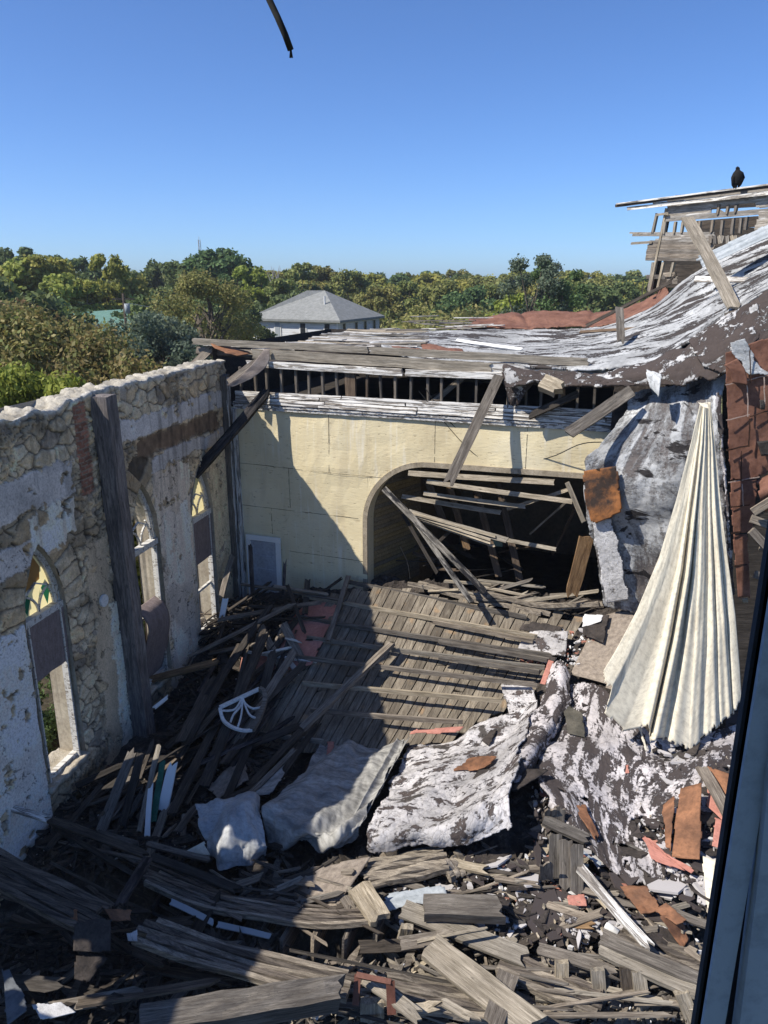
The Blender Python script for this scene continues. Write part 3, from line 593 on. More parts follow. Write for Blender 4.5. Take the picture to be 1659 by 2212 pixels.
# ---- room behind the arch
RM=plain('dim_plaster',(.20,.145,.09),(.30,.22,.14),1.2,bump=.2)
st=empty('stage_room',BW(4,0,-3)); tag(st,'dark ruined stage room seen through the arched opening','room')
m=MB()
for i in range(46):
    z=.1+i*.12; m.obox(BW(4.17,z,-.45),(BW(4.9,z,-2.4)-BW(4.17,z,-.45)),Wd*-.03,UP*.112)
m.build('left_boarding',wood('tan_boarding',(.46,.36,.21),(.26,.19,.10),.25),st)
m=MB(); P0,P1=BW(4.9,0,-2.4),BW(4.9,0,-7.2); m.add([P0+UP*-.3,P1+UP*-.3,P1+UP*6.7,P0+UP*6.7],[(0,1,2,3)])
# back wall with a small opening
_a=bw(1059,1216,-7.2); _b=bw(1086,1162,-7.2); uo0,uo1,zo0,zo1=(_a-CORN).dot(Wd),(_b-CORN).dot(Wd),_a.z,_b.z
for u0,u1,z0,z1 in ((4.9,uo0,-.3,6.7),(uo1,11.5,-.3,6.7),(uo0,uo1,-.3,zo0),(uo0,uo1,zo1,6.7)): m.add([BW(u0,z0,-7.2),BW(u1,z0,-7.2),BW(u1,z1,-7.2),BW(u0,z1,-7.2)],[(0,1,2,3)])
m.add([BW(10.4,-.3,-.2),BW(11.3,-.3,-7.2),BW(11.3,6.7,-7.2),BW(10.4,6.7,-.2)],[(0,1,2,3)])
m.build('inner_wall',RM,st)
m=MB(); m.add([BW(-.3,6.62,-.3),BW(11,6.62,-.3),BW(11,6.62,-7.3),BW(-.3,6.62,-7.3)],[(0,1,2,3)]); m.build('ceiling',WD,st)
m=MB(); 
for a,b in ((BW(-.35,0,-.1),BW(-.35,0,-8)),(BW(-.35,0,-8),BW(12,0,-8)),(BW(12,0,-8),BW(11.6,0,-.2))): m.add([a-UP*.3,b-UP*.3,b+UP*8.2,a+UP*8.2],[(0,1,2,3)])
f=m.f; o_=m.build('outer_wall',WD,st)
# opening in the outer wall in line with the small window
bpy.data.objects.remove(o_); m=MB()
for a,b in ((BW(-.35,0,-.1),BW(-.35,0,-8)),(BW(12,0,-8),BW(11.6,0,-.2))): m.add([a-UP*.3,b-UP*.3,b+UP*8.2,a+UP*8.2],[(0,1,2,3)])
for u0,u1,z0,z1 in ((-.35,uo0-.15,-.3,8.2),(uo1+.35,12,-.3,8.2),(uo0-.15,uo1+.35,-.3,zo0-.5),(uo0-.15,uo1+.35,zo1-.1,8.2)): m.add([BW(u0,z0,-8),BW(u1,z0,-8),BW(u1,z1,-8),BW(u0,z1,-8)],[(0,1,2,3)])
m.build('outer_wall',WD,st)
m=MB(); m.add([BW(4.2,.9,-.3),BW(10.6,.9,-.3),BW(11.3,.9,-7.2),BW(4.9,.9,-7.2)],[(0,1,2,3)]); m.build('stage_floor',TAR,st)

sheet('shade_litter',[[LW(-3,-.33,-.6),LW(13,-.33,-.6)],[LW(-3,-.25,-3),LW(13,-.2,-3)],[LW(-3,-.33,-8),LW(13,-.33,-8)]],plain('shade_toned_litter',(.022,.018,.012),(.085,.07,.045),7),90,50,0,.18,1.5,0,'leaf litter and twigs darkened as tree shade outside the stone wall','leaf litter',kind='stuff')  # near-black litter colour puts the trees' shade on the ground outside
# ================================================================ collapsed roof
def A3(L): return [[at(*p) for p in r] for r in L]
def rdisp(U,V,UU,VV): return .05*np.sin(UU*1.1+VV*.7)+.03*np.sin(VV*2.3+1)
roof=empty('collapsed_roof',at(1200,780,20)); tag(roof,'sagging roof deck with flaking white coating sweeping up to the right','roof')
sheet('white_roofing',A3([
 [(800,712,29),(1000,712,28.5),(1150,712,27.5),(1290,702,26.5),(1400,665,25.5),(1470,612,24.5),(1550,562,23),(1662,505,21.5),(1760,455,20.5)],
 [(790,730,25),(960,735,25),(1130,742,24.5),(1300,730,23.5),(1420,695,22.5),(1500,650,21.5),(1590,600,20.5),(1680,560,19.5),(1780,510,18.6)],
 [(800,748,21.7),(960,765,21.2),(1110,772,20.6),(1290,765,19.9),(1420,732,19.2),(1510,700,18.6),(1600,650,18.2),(1690,610,17.8),(1790,565,17.4)],
 [(830,762,20.0),(985,785,19.2),(1095,795,18.4),(1250,803,17.5),(1400,783,17.0),(1480,745,16.6),(1570,695,16.3),(1640,640,16.1),(1790,600,15.9)]]),
 ROOF,190,110,.05,.10,.9,.12,parent=roof,disp=rdisp,seed=3,uvs=.9)
sheet('folded_roof_edge',A3([
 [(1078,786,18.45),(1160,797,17.9),(1250,801,17.45),(1330,795,17.2),(1400,782,16.95),(1480,744,16.5),(1570,694,16.2),(1645,638,15.9)],
 [(1080,805,18.2),(1165,815,17.6),(1250,818,17.2),(1330,815,16.8),(1400,806,16.4),(1480,780,16.0),(1570,750,15.6),(1650,730,15.4)],
 [(1095,850,18.0),(1160,832,17.4),(1240,836,17.0),(1320,838,16.7),(1400,842,16.3),(1470,850,15.8),(1545,835,15.3),(1560,800,15.1)]]),
 ROOFD,150,60,.06,.16,1.4,.14,parent=roof,seed=8)
sheet('torn_flap',A3([[(1070,790,18.4),(1185,805,17.8)],[(1085,830,18.2),(1150,838,17.9)],[(1104,880,18.1),(1116,882,18.1)]]),ROOFD,40,40,.04,.14,2.2,.08,parent=roof,seed=12)
sheet('right_slope',A3([
 [(1470,742,16.4),(1550,696,16.2),(1620,642,16.1),(1720,588,15.9)],[(1510,790,15.6),(1570,765,15.5),(1640,730,15.4),(1740,690,15.3)],[(1560,800,15.2),(1600,810,15.2),(1660,815,15.1),(1740,805,15.0)]]),
 ROOFD,90,70,.05,.10,1.5,.10,parent=roof,seed=15)
sheet('white_patch',A3([[(1565,735,15.2),(1610,722,15.1)],[(1578,770,15.1),(1638,760,15.05)],[(1600,826,15.0),(1680,815,14.95)]]),peel('thick_flaking_coating',(.64,.66,.67),(.11,.10,.095),.66,(1.3,1.3,1),2.4),40,50,.02,.05,2,.12,parent=roof,seed=17)
sheet('lifted_flap',A3([[(1385,790,16.2),(1436,806,15.9)],[(1390,812,15.95),(1432,832,15.7)],[(1405,838,15.85),(1425,872,15.6)]]),peel('lifted_coating',(.7,.71,.7),(.1,.09,.08),.72,(1,1,1),2),24,24,.015,.05,2,.08,parent=roof,seed=21)
# red felt strip along the far edge
def fold(U,V,UU,VV): return .10*(1-np.abs(np.sin(UU*1.35)))**6
rf=sheet('red_felt_strip',A3([[(1000,690,30),(1070,680,30),(1134,670,29.8),(1264,669,29),(1350,666,28),(1418,630,26.8),(1440,612,26.3)],[(1012,701,28.5),(1070,698,28.5),(1150,695,28.3),(1260,692,27.5),(1345,685,26.8),(1415,650,26),(1450,618,25.5)],[(960,715,27.6),(1070,714,27.4),(1160,714,27),(1260,711,26.3),(1330,702,25.8),(1410,668,25.2),(1455,628,24.8)]]),REDS,120,30,.05,.12,1.2,.2,parent=roof,disp=fold,seed=5)
sheet('red_felt_patch',A3([[(905,742,22),(1000,752,21)],[(910,755,21.2),(1010,766,20.2)]]),REDS,30,16,.02,.08,2,.1,parent=roof,seed=6)
sheet('red_felt_patch',A3([[(836,742,21),(918,752,20.6)],[(842,757,20.4),(930,770,20.0)]]),REDS,30,16,.02,.10,2,.1,parent=roof,seed=7)
sheet('torn_white_edge',A3([[(905,765,20.3),(985,775,19.6),(1075,790,18.8)],[(910,782,20.1),(990,797,19.4),(1072,812,18.7)]]),peel('torn_coating',(.7,.71,.7),(.12,.1,.09),.66,(1.5,1,1),2.4),70,16,.02,.10,2.5,.12,parent=roof,seed=9)
# metal flashing at upper right
def corr(U,V,UU,VV): return .05*np.abs(np.sin(V*math.pi*3))
fl=sheet('metal_flashing',A3([[(1500,552,21.0),(1662,478,20),(1740,440,19.6)],[(1512,582,20.6),(1662,512,19.6),(1740,475,19.2)]]),GALV,30,30,.015,.01,1,.05,'pale corrugated metal sheet lying along the top of the roof slope below the wooden tower','metal sheet',disp=corr,seed=2)
# deck boards left of the coating
rows=0
for i in range(44):
    f=i/44; y=709+ (758-709)*f+random.uniform(-3,3); Y=28.0-7.8*f; x0=515+ (1-f)**.6*250+random.uniform(-30,60) ; x1=x0+random.uniform(90,330)*(.6+.6*f); x1=min(x1,930)
    y=716+(760-716)*f+random.uniform(-2,2); x0=max(x0,575+(732-y)*9 if y<732 else 505+(758-y)*2.7)
    sl_=random.uniform(-.02,.05)
    lab=('loose grey roof slat in the layered stack left of the white coating, in front of the white house','roof slats piled over the stage')
    board(at(x0,y-(x1-x0)*sl_*.5,Y+.3)+UP*random.uniform(0,.12),at(x1,y+(x1-x0)*sl_*.5,Y-.3)+UP*random.uniform(0,.15),random.uniform(.12,.22),.03,lab[0],'roof_slat',random.choice([WG,WL,WP,WL,WP]),group=lab[1],split=(.05,.2),roll=random.uniform(-.25,.25))
for i in range(16):
    x0=random.uniform(860,980); x1=x0+random.uniform(60,160); y=random.uniform(679,713); Y=30.5-(y-679)*.09
    board(at(x0,y,Y),at(x1,y+random.uniform(-9,12),Y-random.uniform(0,1)),random.uniform(.07,.14),.03,'thin grey slat sticking out of the far end of the roof beside the red felt','roof_slat',random.choice([WG,WL,WP]),group='slats at the far end of the roof',split=(.05,.1))
m=MB(); m.add([at(540,758,21.0),at(930,768,20.8),at(900,722,27.5),at(720,728,27)],[(0,1,2,3)])
for v_ in range(len(m.v)): m.v[v_]=(m.v[v_][0],m.v[v_][1],m.v[v_][2]-.28)
m.build('under_deck',WD,roof)
# hand-placed roof timbers:  (x0,y0,Y0, x1,y1,Y1, w, t, mat, label)
T=[
(1484,470,19.4,1590,672,16.6,.30,.05,WL,'long pale plank standing propped against the roof slope in front of the wooden tower'),
(1338,664,20.6,1342,744,19.6,.20,.04,WG,'short grey board standing upright on the white roof'),
(1452,608,24.5,1258,708,26.0,.10,.05,WD,'long thin dark batten curving down the far edge of the white roof'),
(1500,603,20.5,1662,607,19.5,.16,.04,WP,'pale batten lying across the slope at the right edge'),
(1577,672,16.4,1600,730,16.2,.26,.04,WG,'broken lower stub of plank poking out of the torn roof'),
(1252,717,24.8,1420,706,22.6,.09,.04,WB,'thin reddish batten lying on the white roof'),
(986,735,24,1130,755,21.8,.09,.04,WPW,'long narrow white strip lying on the roof coating'),
(1078,811,18.2,966,1050,17.3,.24,.06,WG,'long plank dangling from the torn roof edge down over the arch'),
(1366,843,16.4,1222,940,16.3,.26,.10,WG,'splintered grey beam jutting out below the folded roof edge'),
(1170,826,16.9,1218,846,16.6,.34,.20,WL,'squared beam end sticking out from under the dark roof fold'),
(1250,850,17.4,1140,900,17.9,.16,.08,WD,'shaded rafter angled under the roof fold'),
(1215,838,17.6,1216,880,17.7,.10,.08,WB,'short stub post under the roof fold'),
(418,1028,19.3,580,842,20.3,.24,.16,WC,'charred black beam leaning from the corner post down across the stone wall'),
(492,826,20.2,560,775,20.4,.15,.04,WG,'broken board hanging at the corner above the stone wall'),
(405,800,21.3,460,748,21.5,.22,.04,WG,'short plank tilted on the wall top at the roof corner'),
(425,757,21.6,560,765,21.2,.20,.10,WG,'eave beam poking out past the stone wall at the roof corner'),
(440,742,22.2,640,752,21.6,.16,.06,WP,'pale eave board along the roof corner'),
]
for x0,y0,Y0,x1,y1,Y1,w_,t_,mt,lb in T: board(at(x0,y0,Y0),at(x1,y1,Y1),w_,t_,lb,'loose_board',mt,'board',split=(.02,.18),up=(0,-1,.6),bow=random.uniform(-.03,.03))
sheet('rust_flashing',A3([[(452,738,21.4),(470,735,21.5)],[(462,752,21.0),(500,748,21.3)],[(510,768,20.8),(545,764,21.0)]]),RUST,16,20,.02,.05,2,.02,'rust-brown bent metal flashing at the roof corner over the stone wall','metal flashing',seed=4)
sheet('torn_board_sheet',A3([[(573,752,20.5),(582,753,20.5)],[(540,790,20.2),(581,786,20.35)],[(512,815,20.0),(545,818,20.1)],[(486,834,19.9),(500,838,19.9)]]),plain('grey_fibreboard',(.20,.16,.135),(.33,.28,.24),4,coord='UV'),20,26,.02,.05,1.5,.03,'curled grey fibreboard hanging like a sail at the roof corner','fibreboard',seed=14)
# ================================================================ hanging roofing and curtain
def hdisp(U,V,UU,VV): return .05*np.sin(UU*2.1+1.5*np.sin(VV*.9))+.03*np.sin(UU*6)+.05*(np.abs(np.sin(VV*1.9+UU))**8)
hang=sheet('hanging_roofing',A3([
 [(1352,846,17.2),(1420,832,16.8),(1500,815,16.4),(1580,790,16.0)],
 [(1330,905,16.8),(1400,900,16.4),(1490,910,15.8),(1565,900,15.2)],
 [(1252,1005,17.0),(1350,1010,16.4),(1470,1010,15.6),(1568,1000,15.2)],
 [(1256,1110,17.0),(1345,1110,16.5),(1470,1120,15.9),(1578,1110,15.4)],
 [(1278,1200,16.9),(1360,1200,16.6),(1470,1240,16.2),(1588,1240,15.6)],
 [(1300,1315,16.9),(1368,1330,16.6),(1470,1390,16.2),(1600,1400,15.8)]]),HANG,150,170,.03,.07,2.0,.10,'huge stained roofing sheet folded down from the roof behind the canvas','roofing sheet',disp=hdisp,seed=31)
sheet('white_roofing_strip',A3([[(1266,1110,16.75),(1330,1112,16.5)],[(1284,1200,16.7),(1345,1195,16.45)],[(1302,1312,16.7),(1372,1300,16.4)]]),peel('chalky_coating',(.66,.65,.65),(.16,.15,.145),.62,(.8,1,1),1.2),36,50,.03,.03,1.2,.10,'pale chalky strip of roofing at the lower left edge of the hanging sheet','roofing sheet',seed=33)
RB=plain('rusted_shingle',(.05,.035,.028),(.34,.14,.05),1.6,coord='UV',lo=.42,hi=.6)
sheet('rusted_underlayer',A3([[(1256,1012,16.7),(1335,1000,16.3)],[(1262,1080,16.65),(1345,1060,16.25)],[(1275,1140,16.6),(1350,1110,16.2)]]),RB,30,30,.04,.05,1.6,.06,'square patch of rust-orange underlayer exposed beside the arch','roofing sheet',seed=35)
sheet('torn_edge_strip',A3([[(1540,846,14.6),(1562,836,14.5)],[(1556,1000,14.5),(1572,1000,14.4)],[(1566,1150,14.4),(1584,1150,14.3)],[(1578,1290,14.3),(1592,1290,14.2)]]),SHEETB,14,90,.05,.08,2,.06,'ragged black and white strip of torn roofing along the right side of the canvas','roofing strip',seed=36)
# curtain
BT=[(0,1295,1462),(.10,1318,1490),(.16,1305,1540),(.24,1345,1580),(.34,1398,1568),(.40,1405,1600),(.46,1440,1598),(.55,1488,1628),(.63,1512,1600),(.75,1545,1575),(.86,1575,1550),(1,1602,1530)]
ES=[(0,1512,872,1535,868),(.12,1494,950,1545,960),(.3,1462,1075,1556,1080),(.5,1425,1200,1572,1210),(.7,1375,1320,1588,1330),(.86,1330,1405,1597,1440)]
nu,nv=170,120; vs=[]
for j in range(nv):
    v_=j/(nv-1)
    for i in range(nu):
        u_=i/(nu-1)
        bx=np.interp(u_,[b[0] for b in BT],[b[1] for b in BT]); by=np.interp(u_,[b[0] for b in BT],[b[2] for b in BT])
        ev=[e[0] for e in ES]+[1]; k_=v_
        xl=np.interp(k_,ev,[e[1] for e in ES]+[1295]); yl=np.interp(k_,ev,[e[2] for e in ES]+[1462]); xr=np.interp(k_,ev,[e[3] for e in ES]+[1602]); yr=np.interp(k_,ev,[e[4] for e in ES]+[1530])
        sag=(by-(1462+(1530-1462)*u_))*v_**1.6; x=xl+(xr-xl)*u_; y=yl+(yr-yl)*u_+sag
        x+= (bx-(1295+307*u_))*v_**3
        Y=14.7-1.3*v_-.35*math.sin(u_*math.pi)*v_
        g_=u_+.05*math.sin(u_*9+1.5)+.02*math.sin(v_*4+u_*4)
        a=.012+.055*v_**.7; hf_=.25+.9*min(1,max(0,(u_-.38)/.3)); pl=a*(1.0*math.sin(g_*13+.8)+.55*hf_*math.sin(g_*31+1.2+v_)+.30*hf_*math.sin(g_*67+2*v_))*(.35+.65*float(vn(np.array(u_*7+2),np.array(v_*1.2),4)))+.05*(float(fbm(np.array(u_*8),np.array(v_*5),4,2))-.5)
        for c0,wd_,dp in ((.30+.09*v_,.018,.13),(.47-.02*v_,.020,.16),(.78,.014,.05),(.90,.014,.06)): pl+= dp*min(1,v_*1.6+.15)*(-math.exp(-((u_-c0)/wd_)**2)+.75*math.exp(-((u_-c0+.035)/(.024))**2))
        vs.append(at(x,y,Y-pl))
fs=[(j*nu+i,j*nu+i+1,(j+1)*nu+i+1,(j+1)*nu+i) for j in range(nv-1) for i in range(nu-1) if j<nv-1-5*float(vn(np.array(i*.11),np.array(2.),7))**3-2*float(vn(np.array(i*.6),np.array(5.),8))**2]
ct=mesh('hanging_canvas',vs,fs,CLOTH,None,True); uv=ct.data.uv_layers.new(name='UVMap')
vi=np.empty(len(ct.data.loops),int); ct.data.loops.foreach_get('vertex_index',vi); uv.data.foreach_set('uv',np.stack([(vi%nu)/nu*3.2,(vi//nu)/nv*6],-1).reshape(-1).astype(np.float32))
md=ct.modifiers.new('t','SOLIDIFY'); md.thickness=.012; tag(ct,'tall cream canvas curtain hanging in pleats from the roof edge onto the rubble','curtain')
for x0,y0,x1,y1,w0,w1,l0,l1 in ((1372,1566,1392,1625,16,10,.45,.12),(1398,1590,1408,1645,10,7,.4,.1)):
    sheet('canvas_tail',[[ah(x0,y0,l0),ah(x0+w0,y0,l0)],[ah(x1,y1,l1),ah(x1+w1,y1,l1)]],CLOTH,12,20,.01,.06,3,.03,'torn canvas tail trailing from the bottom of the big curtain','cloth scrap',group='torn tails of the curtain')
sheet('knotted_cloth',A3([[(1508,870,14.5),(1530,874,14.4)],[(1519,880,14.4),(1532,884,14.3)]]),CLOTH,8,6,.01,.01,3,0,'small cream rag caught at the top of the curtain','cloth scrap')
# red brown felt wall on the right
redw=empty('felt_wall',at(1620,1000,15.6)); tag(redw,'right side wall clad in square red-brown felt panels','wall')
def cellsd(a): return a
sheet('felt_cladding',A3([[(1562,758,15.2),(1610,742,15.15),(1710,705,15.05)],[(1566,880,15.15),(1615,872,15.1),(1710,850,15.0)],[(1572,1044,15.1),(1625,1036,15.05),(1712,1000,14.95)]]),REDS,60,70,.02,.06,1.1,.05,parent=redw,seed=40)
sheet('felt_cladding',A3([[(1573,1038,15.1),(1640,1030,15.05)],[(1576,1096,15.08),(1634,1090,15.03)],[(1580,1154,15.05),(1626,1150,15.0)]]),REDS,26,36,.02,.05,1.3,.035,parent=redw,seed=41)
sheet('felt_cladding',A3([[(1580,1150,15.08),(1616,1150,15.05)],[(1590,1294,15.0),(1621,1290,14.98)]]),REDS,20,40,.02,.05,1.3,.03,parent=redw,seed=42)
SEAM=plain('felt_seam',(.30,.20,.16),(.46,.38,.33),9); DSEAM=plain('felt_gap',(.03,.015,.01),(.06,.03,.02),5)
def fline(a,b,w_,mt):
    n=max(4,int(math.hypot(b[0]-a[0],b[1]-a[1])/9)); P=[at(a[0]+(b[0]-a[0])*i/n+random.uniform(-1,1),a[1]+(b[1]-a[1])*i/n+random.uniform(-.8,.8),15.0-.012*(a[0]-1570)/10+.02) for i in range(n+1)]
    vs_,fs_=strip(P,w_,.012,n*2,up=(-.3,-1,0)); mesh('felt_seam',vs_,fs_,mt,redw)
for a,b,w_,mt in (((1566,832),(1705,800),.018,SEAM),((1568,908),(1620,896),.02,SEAM),((1620,900),(1705,872),.02,DSEAM),((1570,972),(1618,962),.03,DSEAM),((1574,1042),(1640,1030),.02,SEAM),((1578,1096),(1634,1088),.02,DSEAM),((1580,1152),(1624,1148),.025,DSEAM),((1586,1222),(1618,1218),.03,DSEAM),((1614,832),(1616,900),.02,SEAM),((1620,752),(1622,828),.018,DSEAM),((1619,905),(1618,965),.03,DSEAM),((1602,975),(1600,1040),.02,DSEAM),((1604,1045),(1606,1092),.02,SEAM),((1650,815),(1652,880),.02,SEAM)): fline(a,b,w_,mt)
FP=[(1330,800,17.35),(1400,790,17.15),(1480,752,16.75),(1570,702,16.5),(1645,648,16.3),(1800,605,16.1)]
m=MB()
for a,b in zip(FP,FP[1:]):
    p,q=at(*a)-UP*.06,at(*b)-UP*.06; m.add([p,q,q-UP*1.3,p-UP*1.3],[(0,1,2,3)])
m.build('roof_fascia',TAR,roof)
sheet('curled_panel',A3([[(1636,1040,14.9),(1700,1005,14.7)],[(1640,1070,14.6),(1700,1045,14.4)],[(1652,1105,14.9),(1700,1075,14.8)]]),REDS,14,14,.03,.04,1.5,.02,parent=redw,seed=60)
sheet('lower_panel',A3([[(1618,1418,14.0),(1655,1452,13.9)],[(1620,1480,13.9),(1664,1490,13.8)],[(1622,1560,13.8),(1668,1570,13.7)]]),REDS,14,20,.03,.05,1.5,.03,parent=redw,seed=61)
sheet('tar_patch',A3([[(1630,950,14.9),(1668,946,14.9)],[(1640,990,14.9),(1686,985,14.9)]]),TAR,10,10,.02,.04,2,.05,parent=redw,seed=62)
sheet('tar_patch',A3([[(1638,862,14.95),(1652,860,14.95)],[(1640,886,14.9),(1654,888,14.9)]]),TAR,8,10,.02,.04,2,.03,parent=redw,seed=63)
sheet('red_remnant',A3([[(1560,790,15.05),(1592,770,15.0)],[(1572,800,15.0),(1612,800,14.95)],[(1580,830,15.0),(1618,836,14.9)]]),REDS,14,14,.02,.07,2,.03,parent=redw,seed=64)
m=MB(); m.add([at(1560,760,16.2),at(1800,700,16.2),at(1800,1700,14.6),at(1560,1620,14.8)],[(0,1,2,3)]); m.build('backing',WD,redw)
for i,(a,b) in enumerate((((1626,1106,14.4),(1700,1060,14.2)),((1622,1146,14.4),(1700,1230,14.2)),((1622,1120,14.6),(1662,1135,14.5)),((1640,1180,14.6),(1700,1190,14.4)),((1630,1240,14.6),(1700,1262,14.5)))):
    board(at(*a),at(*b),.16,.08,['grey rafter end poking from the hole in the felt wall, uppermost','grey rafter slanting down from the hole in the felt wall','short block in the hole of the felt wall','board lying across the hole in the felt wall','lowest board in the hole of the felt wall'][i],'rafter_end',WG,'board',up=(0,-1,.3))
sheet('wood_fringe',A3([[(1598,1290,14.9),(1616,1288,14.9)],[(1600,1304,14.9),(1617,1304,14.9)]]),WL,8,6,.03,.02,3,.02,parent=redw)
# ================================================================ wooden tower
TY=26.0
_t0=at(1441,449,TY); TN=Vector((-.866,-.5,0))
def tw(x,y,o=0): return onp(x,y,_t0+TN*o,TN)
tow=empty('wooden_tower',tw(1520,560)); tag(tow,'derelict plank-clad belfry with gaps between its boards at the upper right','tower')
def lx(y): return 1441-(y-449)*.187          # left edge of the cladding
def tb(x0,y0,x1,y1,h,mat=WT,o=0,nm='cladding_board',t=.03):
    d=h/FPX*math.hypot(TY,3); board(tw(x0,y0,o),tw(x1,y1,o),d,t,None,nm,mat,up=TN,parent=tow,split=(.03,.06))
for y,h,x1,sl_ in ((449,9,1700,-.17),(458,10,1700,-.16),(468,10,1545,-.12),(468,10,1640,-.12)): pass
yy=447
for i,(dy,h,sk) in enumerate(((0,8.2,-.135),(8.8,8.2,-.12),(17.6,8.6,-.10),(27,9.2,-.08))):
    x0=lx(yy+dy)+ (0 if i!=1 else -2); 
    if i in (0,1,3): tb(x0,yy+dy,1720,yy+dy+(1720-x0)*sk,h)
    else: tb(x0,yy+dy,1538,yy+dy+(1538-x0)*sk,h); tb(1640,yy+dy+(1640-x0)*sk,1720,yy+dy+(1720-x0)*sk,h)
for y0,y1 in ((441,408),(433,402)): tb(1462,y0,1720,y1-8,7.5)
tb(1590,424,1720,408,8); tb(1590,433,1720,418,8); tb(1632,443,1720,430,9); tb(1638,460,1720,452,9); tb(1638,470,1720,463,9); tb(1634,480,1720,474,9); tb(1630,492,1720,486,9)
tb(1441,438,1640,411,8)
# top rails
tb(1329,445,1720,395,5.5,WD,.25,'rail',.06); tb(1331,441,1720,391,3,WP,.30,'rail',.06); tb(1354,451,1720,410,6.5,WP,.2,'rail'); tb(1418,464,1445,461,4.5,WL,.1,'rail'); tb(1410,441,1480,434,5,WP,.15,'rail')
# middle cladding
for i,(y,h,x0,x1,s_) in enumerate(((506,8,1366,1545,.0),(512,8,1430,1545,-.01),(519,6,1415,1545,-.02),(524,8,1402,1545,-.01),(533,9,1398,1545,0),(543,9,1396,1540,0),(552,9,1395,1520,.01),(559,7,1394,1520,.01))): tb(x0 if x0<1425 else max(x0,lx(y)-4),y,x1,y+s_*(x1-x0),h,WT if i<3 else WG)
tb(1360,503,1425,505,3,WL); tb(1363,526,1410,523,5,WL,.05)
tb(1396,598,1440,598,8,WG); tb(1432,594,1460,592,9,WG); tb(1440,606,1465,605,14,WG,-.05)
for x,y0,y1 in ((1436,478,508),(1458,478,506),(1474,478,506),(1511,476,505),(1539,474,503),(1552,440,466),(1572,442,464),(1590,440,462),(1560,474,510),(1583,470,510),(1600,470,505),(1612,468,500)):
    tb(x+2,y0,x-2,y1,5,WL if x<1480 else WG,.02,'stud',.08)
for x0,y0,x1,y1 in ((1441,449,1404,632),(1412,566,1402,630),(1434,566,1420,630),(1456,566,1448,600),(1420,460,1410,505)): tb(x0,y0,x1,y1,5,WL,.0,'stud',.09)
tb(1550,452,1568,464,4,WL,0,'stud'); tb(1435,618,1464,590,4,WD,.3,'stud')
for i in range(7): tb(1535+i*9,508,1535+i*9+random.uniform(-6,6),528,7,random.choice([WG,WL]),.1,'stud',.03)
# the tower's far and side walls, with gaps
for y in (430,440,450,462,486,492,500,510,520,530,540,552,564,578,590,602,614):
    x0=lx(y)+ (14 if y<480 or y>500 else 60); 
    if y in (462,): continue
    a,b=tw(x0,y,-2.2),tw(1760,y-(20 if y<500 else 0),-2.2); board(a,b,.235,.03,None,'far_board',WD,up=TN,parent=tow)
board(tw(1446,452,-.2),tw(1412,632,-.2),.1,.1,None,'corner_post',WD,parent=tow)
# ---- vulture
m=MB()
bc=tw(1591,405,.30)
prof=[(0,.04,.035),(.06,.085,.08),(.16,.135,.12),(.28,.155,.135),(.37,.13,.12),(.42,.075,.075),(.45,.055,.06),(.475,.06,.072),(.50,.05,.062),(.53,.015,.02)]
k_=.93; seg=16; vs=[];fs=[]
for h_,rx,ry in prof:
    lean=.0 if h_<.4 else (-.03 if h_<.48 else -.045)
    for j in range(seg):
        a=2*math.pi*j/seg; vs.append(bc+Vector(((rx*math.cos(a)+lean),(ry*math.sin(a)),h_+.06))*k_)
for i in range(len(prof)-1):
    for j in range(seg): fs.append((i*seg+j,i*seg+(j+1)%seg,(i+1)*seg+(j+1)%seg,(i+1)*seg+j))
fs.append(tuple(range(seg))[::-1]); fs.append(tuple(range((len(prof)-1)*seg,len(prof)*seg)))
# beak, legs, tail, folded wing ridges are one surface list
def addm(mm):
    n=len(vs); vs.extend([Vector(v) for v in mm.v]); fs.extend([tuple(i+n for i in f) for f in mm.f])
mm=MB(); mm.tube([bc+Vector((-.05,-.03,.55))*k_,bc+Vector((-.10,-.05,.54))*k_,bc+Vector((-.125,-.055,.51))*k_],[.028,.016,.004],6)
for s_ in (-1,1):
    mm.tube([bc+Vector((s_*.045,0,.12)),bc+Vector((s_*.045,0,.0))],[.02,.012],6); 
    for t_ in (-1,0,1): mm.tube([bc+Vector((s_*.045,0,.004)),bc+Vector((s_*.045+t_*.02,-.05,.0))],[.01,.005],5)
    mm.tube([bc+Vector((s_*.12,0,.42))*k_,bc+Vector((s_*.155,-.02,.28))*k_,bc+Vector((s_*.11,.03,.08))*k_,bc+Vector((s_*.05,.06,-.02))*k_],[.03,.055,.04,.012],8)
mm.tube([bc+Vector((0,.06,.15))*k_,bc+Vector((0,.09,-.04))*k_],[.06,.035],8)
addm(mm); vu=mesh('vulture',vs,fs,plain('black_feathers',(.008,.008,.009),(.022,.02,.02),12),None,True); tag(vu,'black vulture perched with folded wings on the tower roof rail','bird')
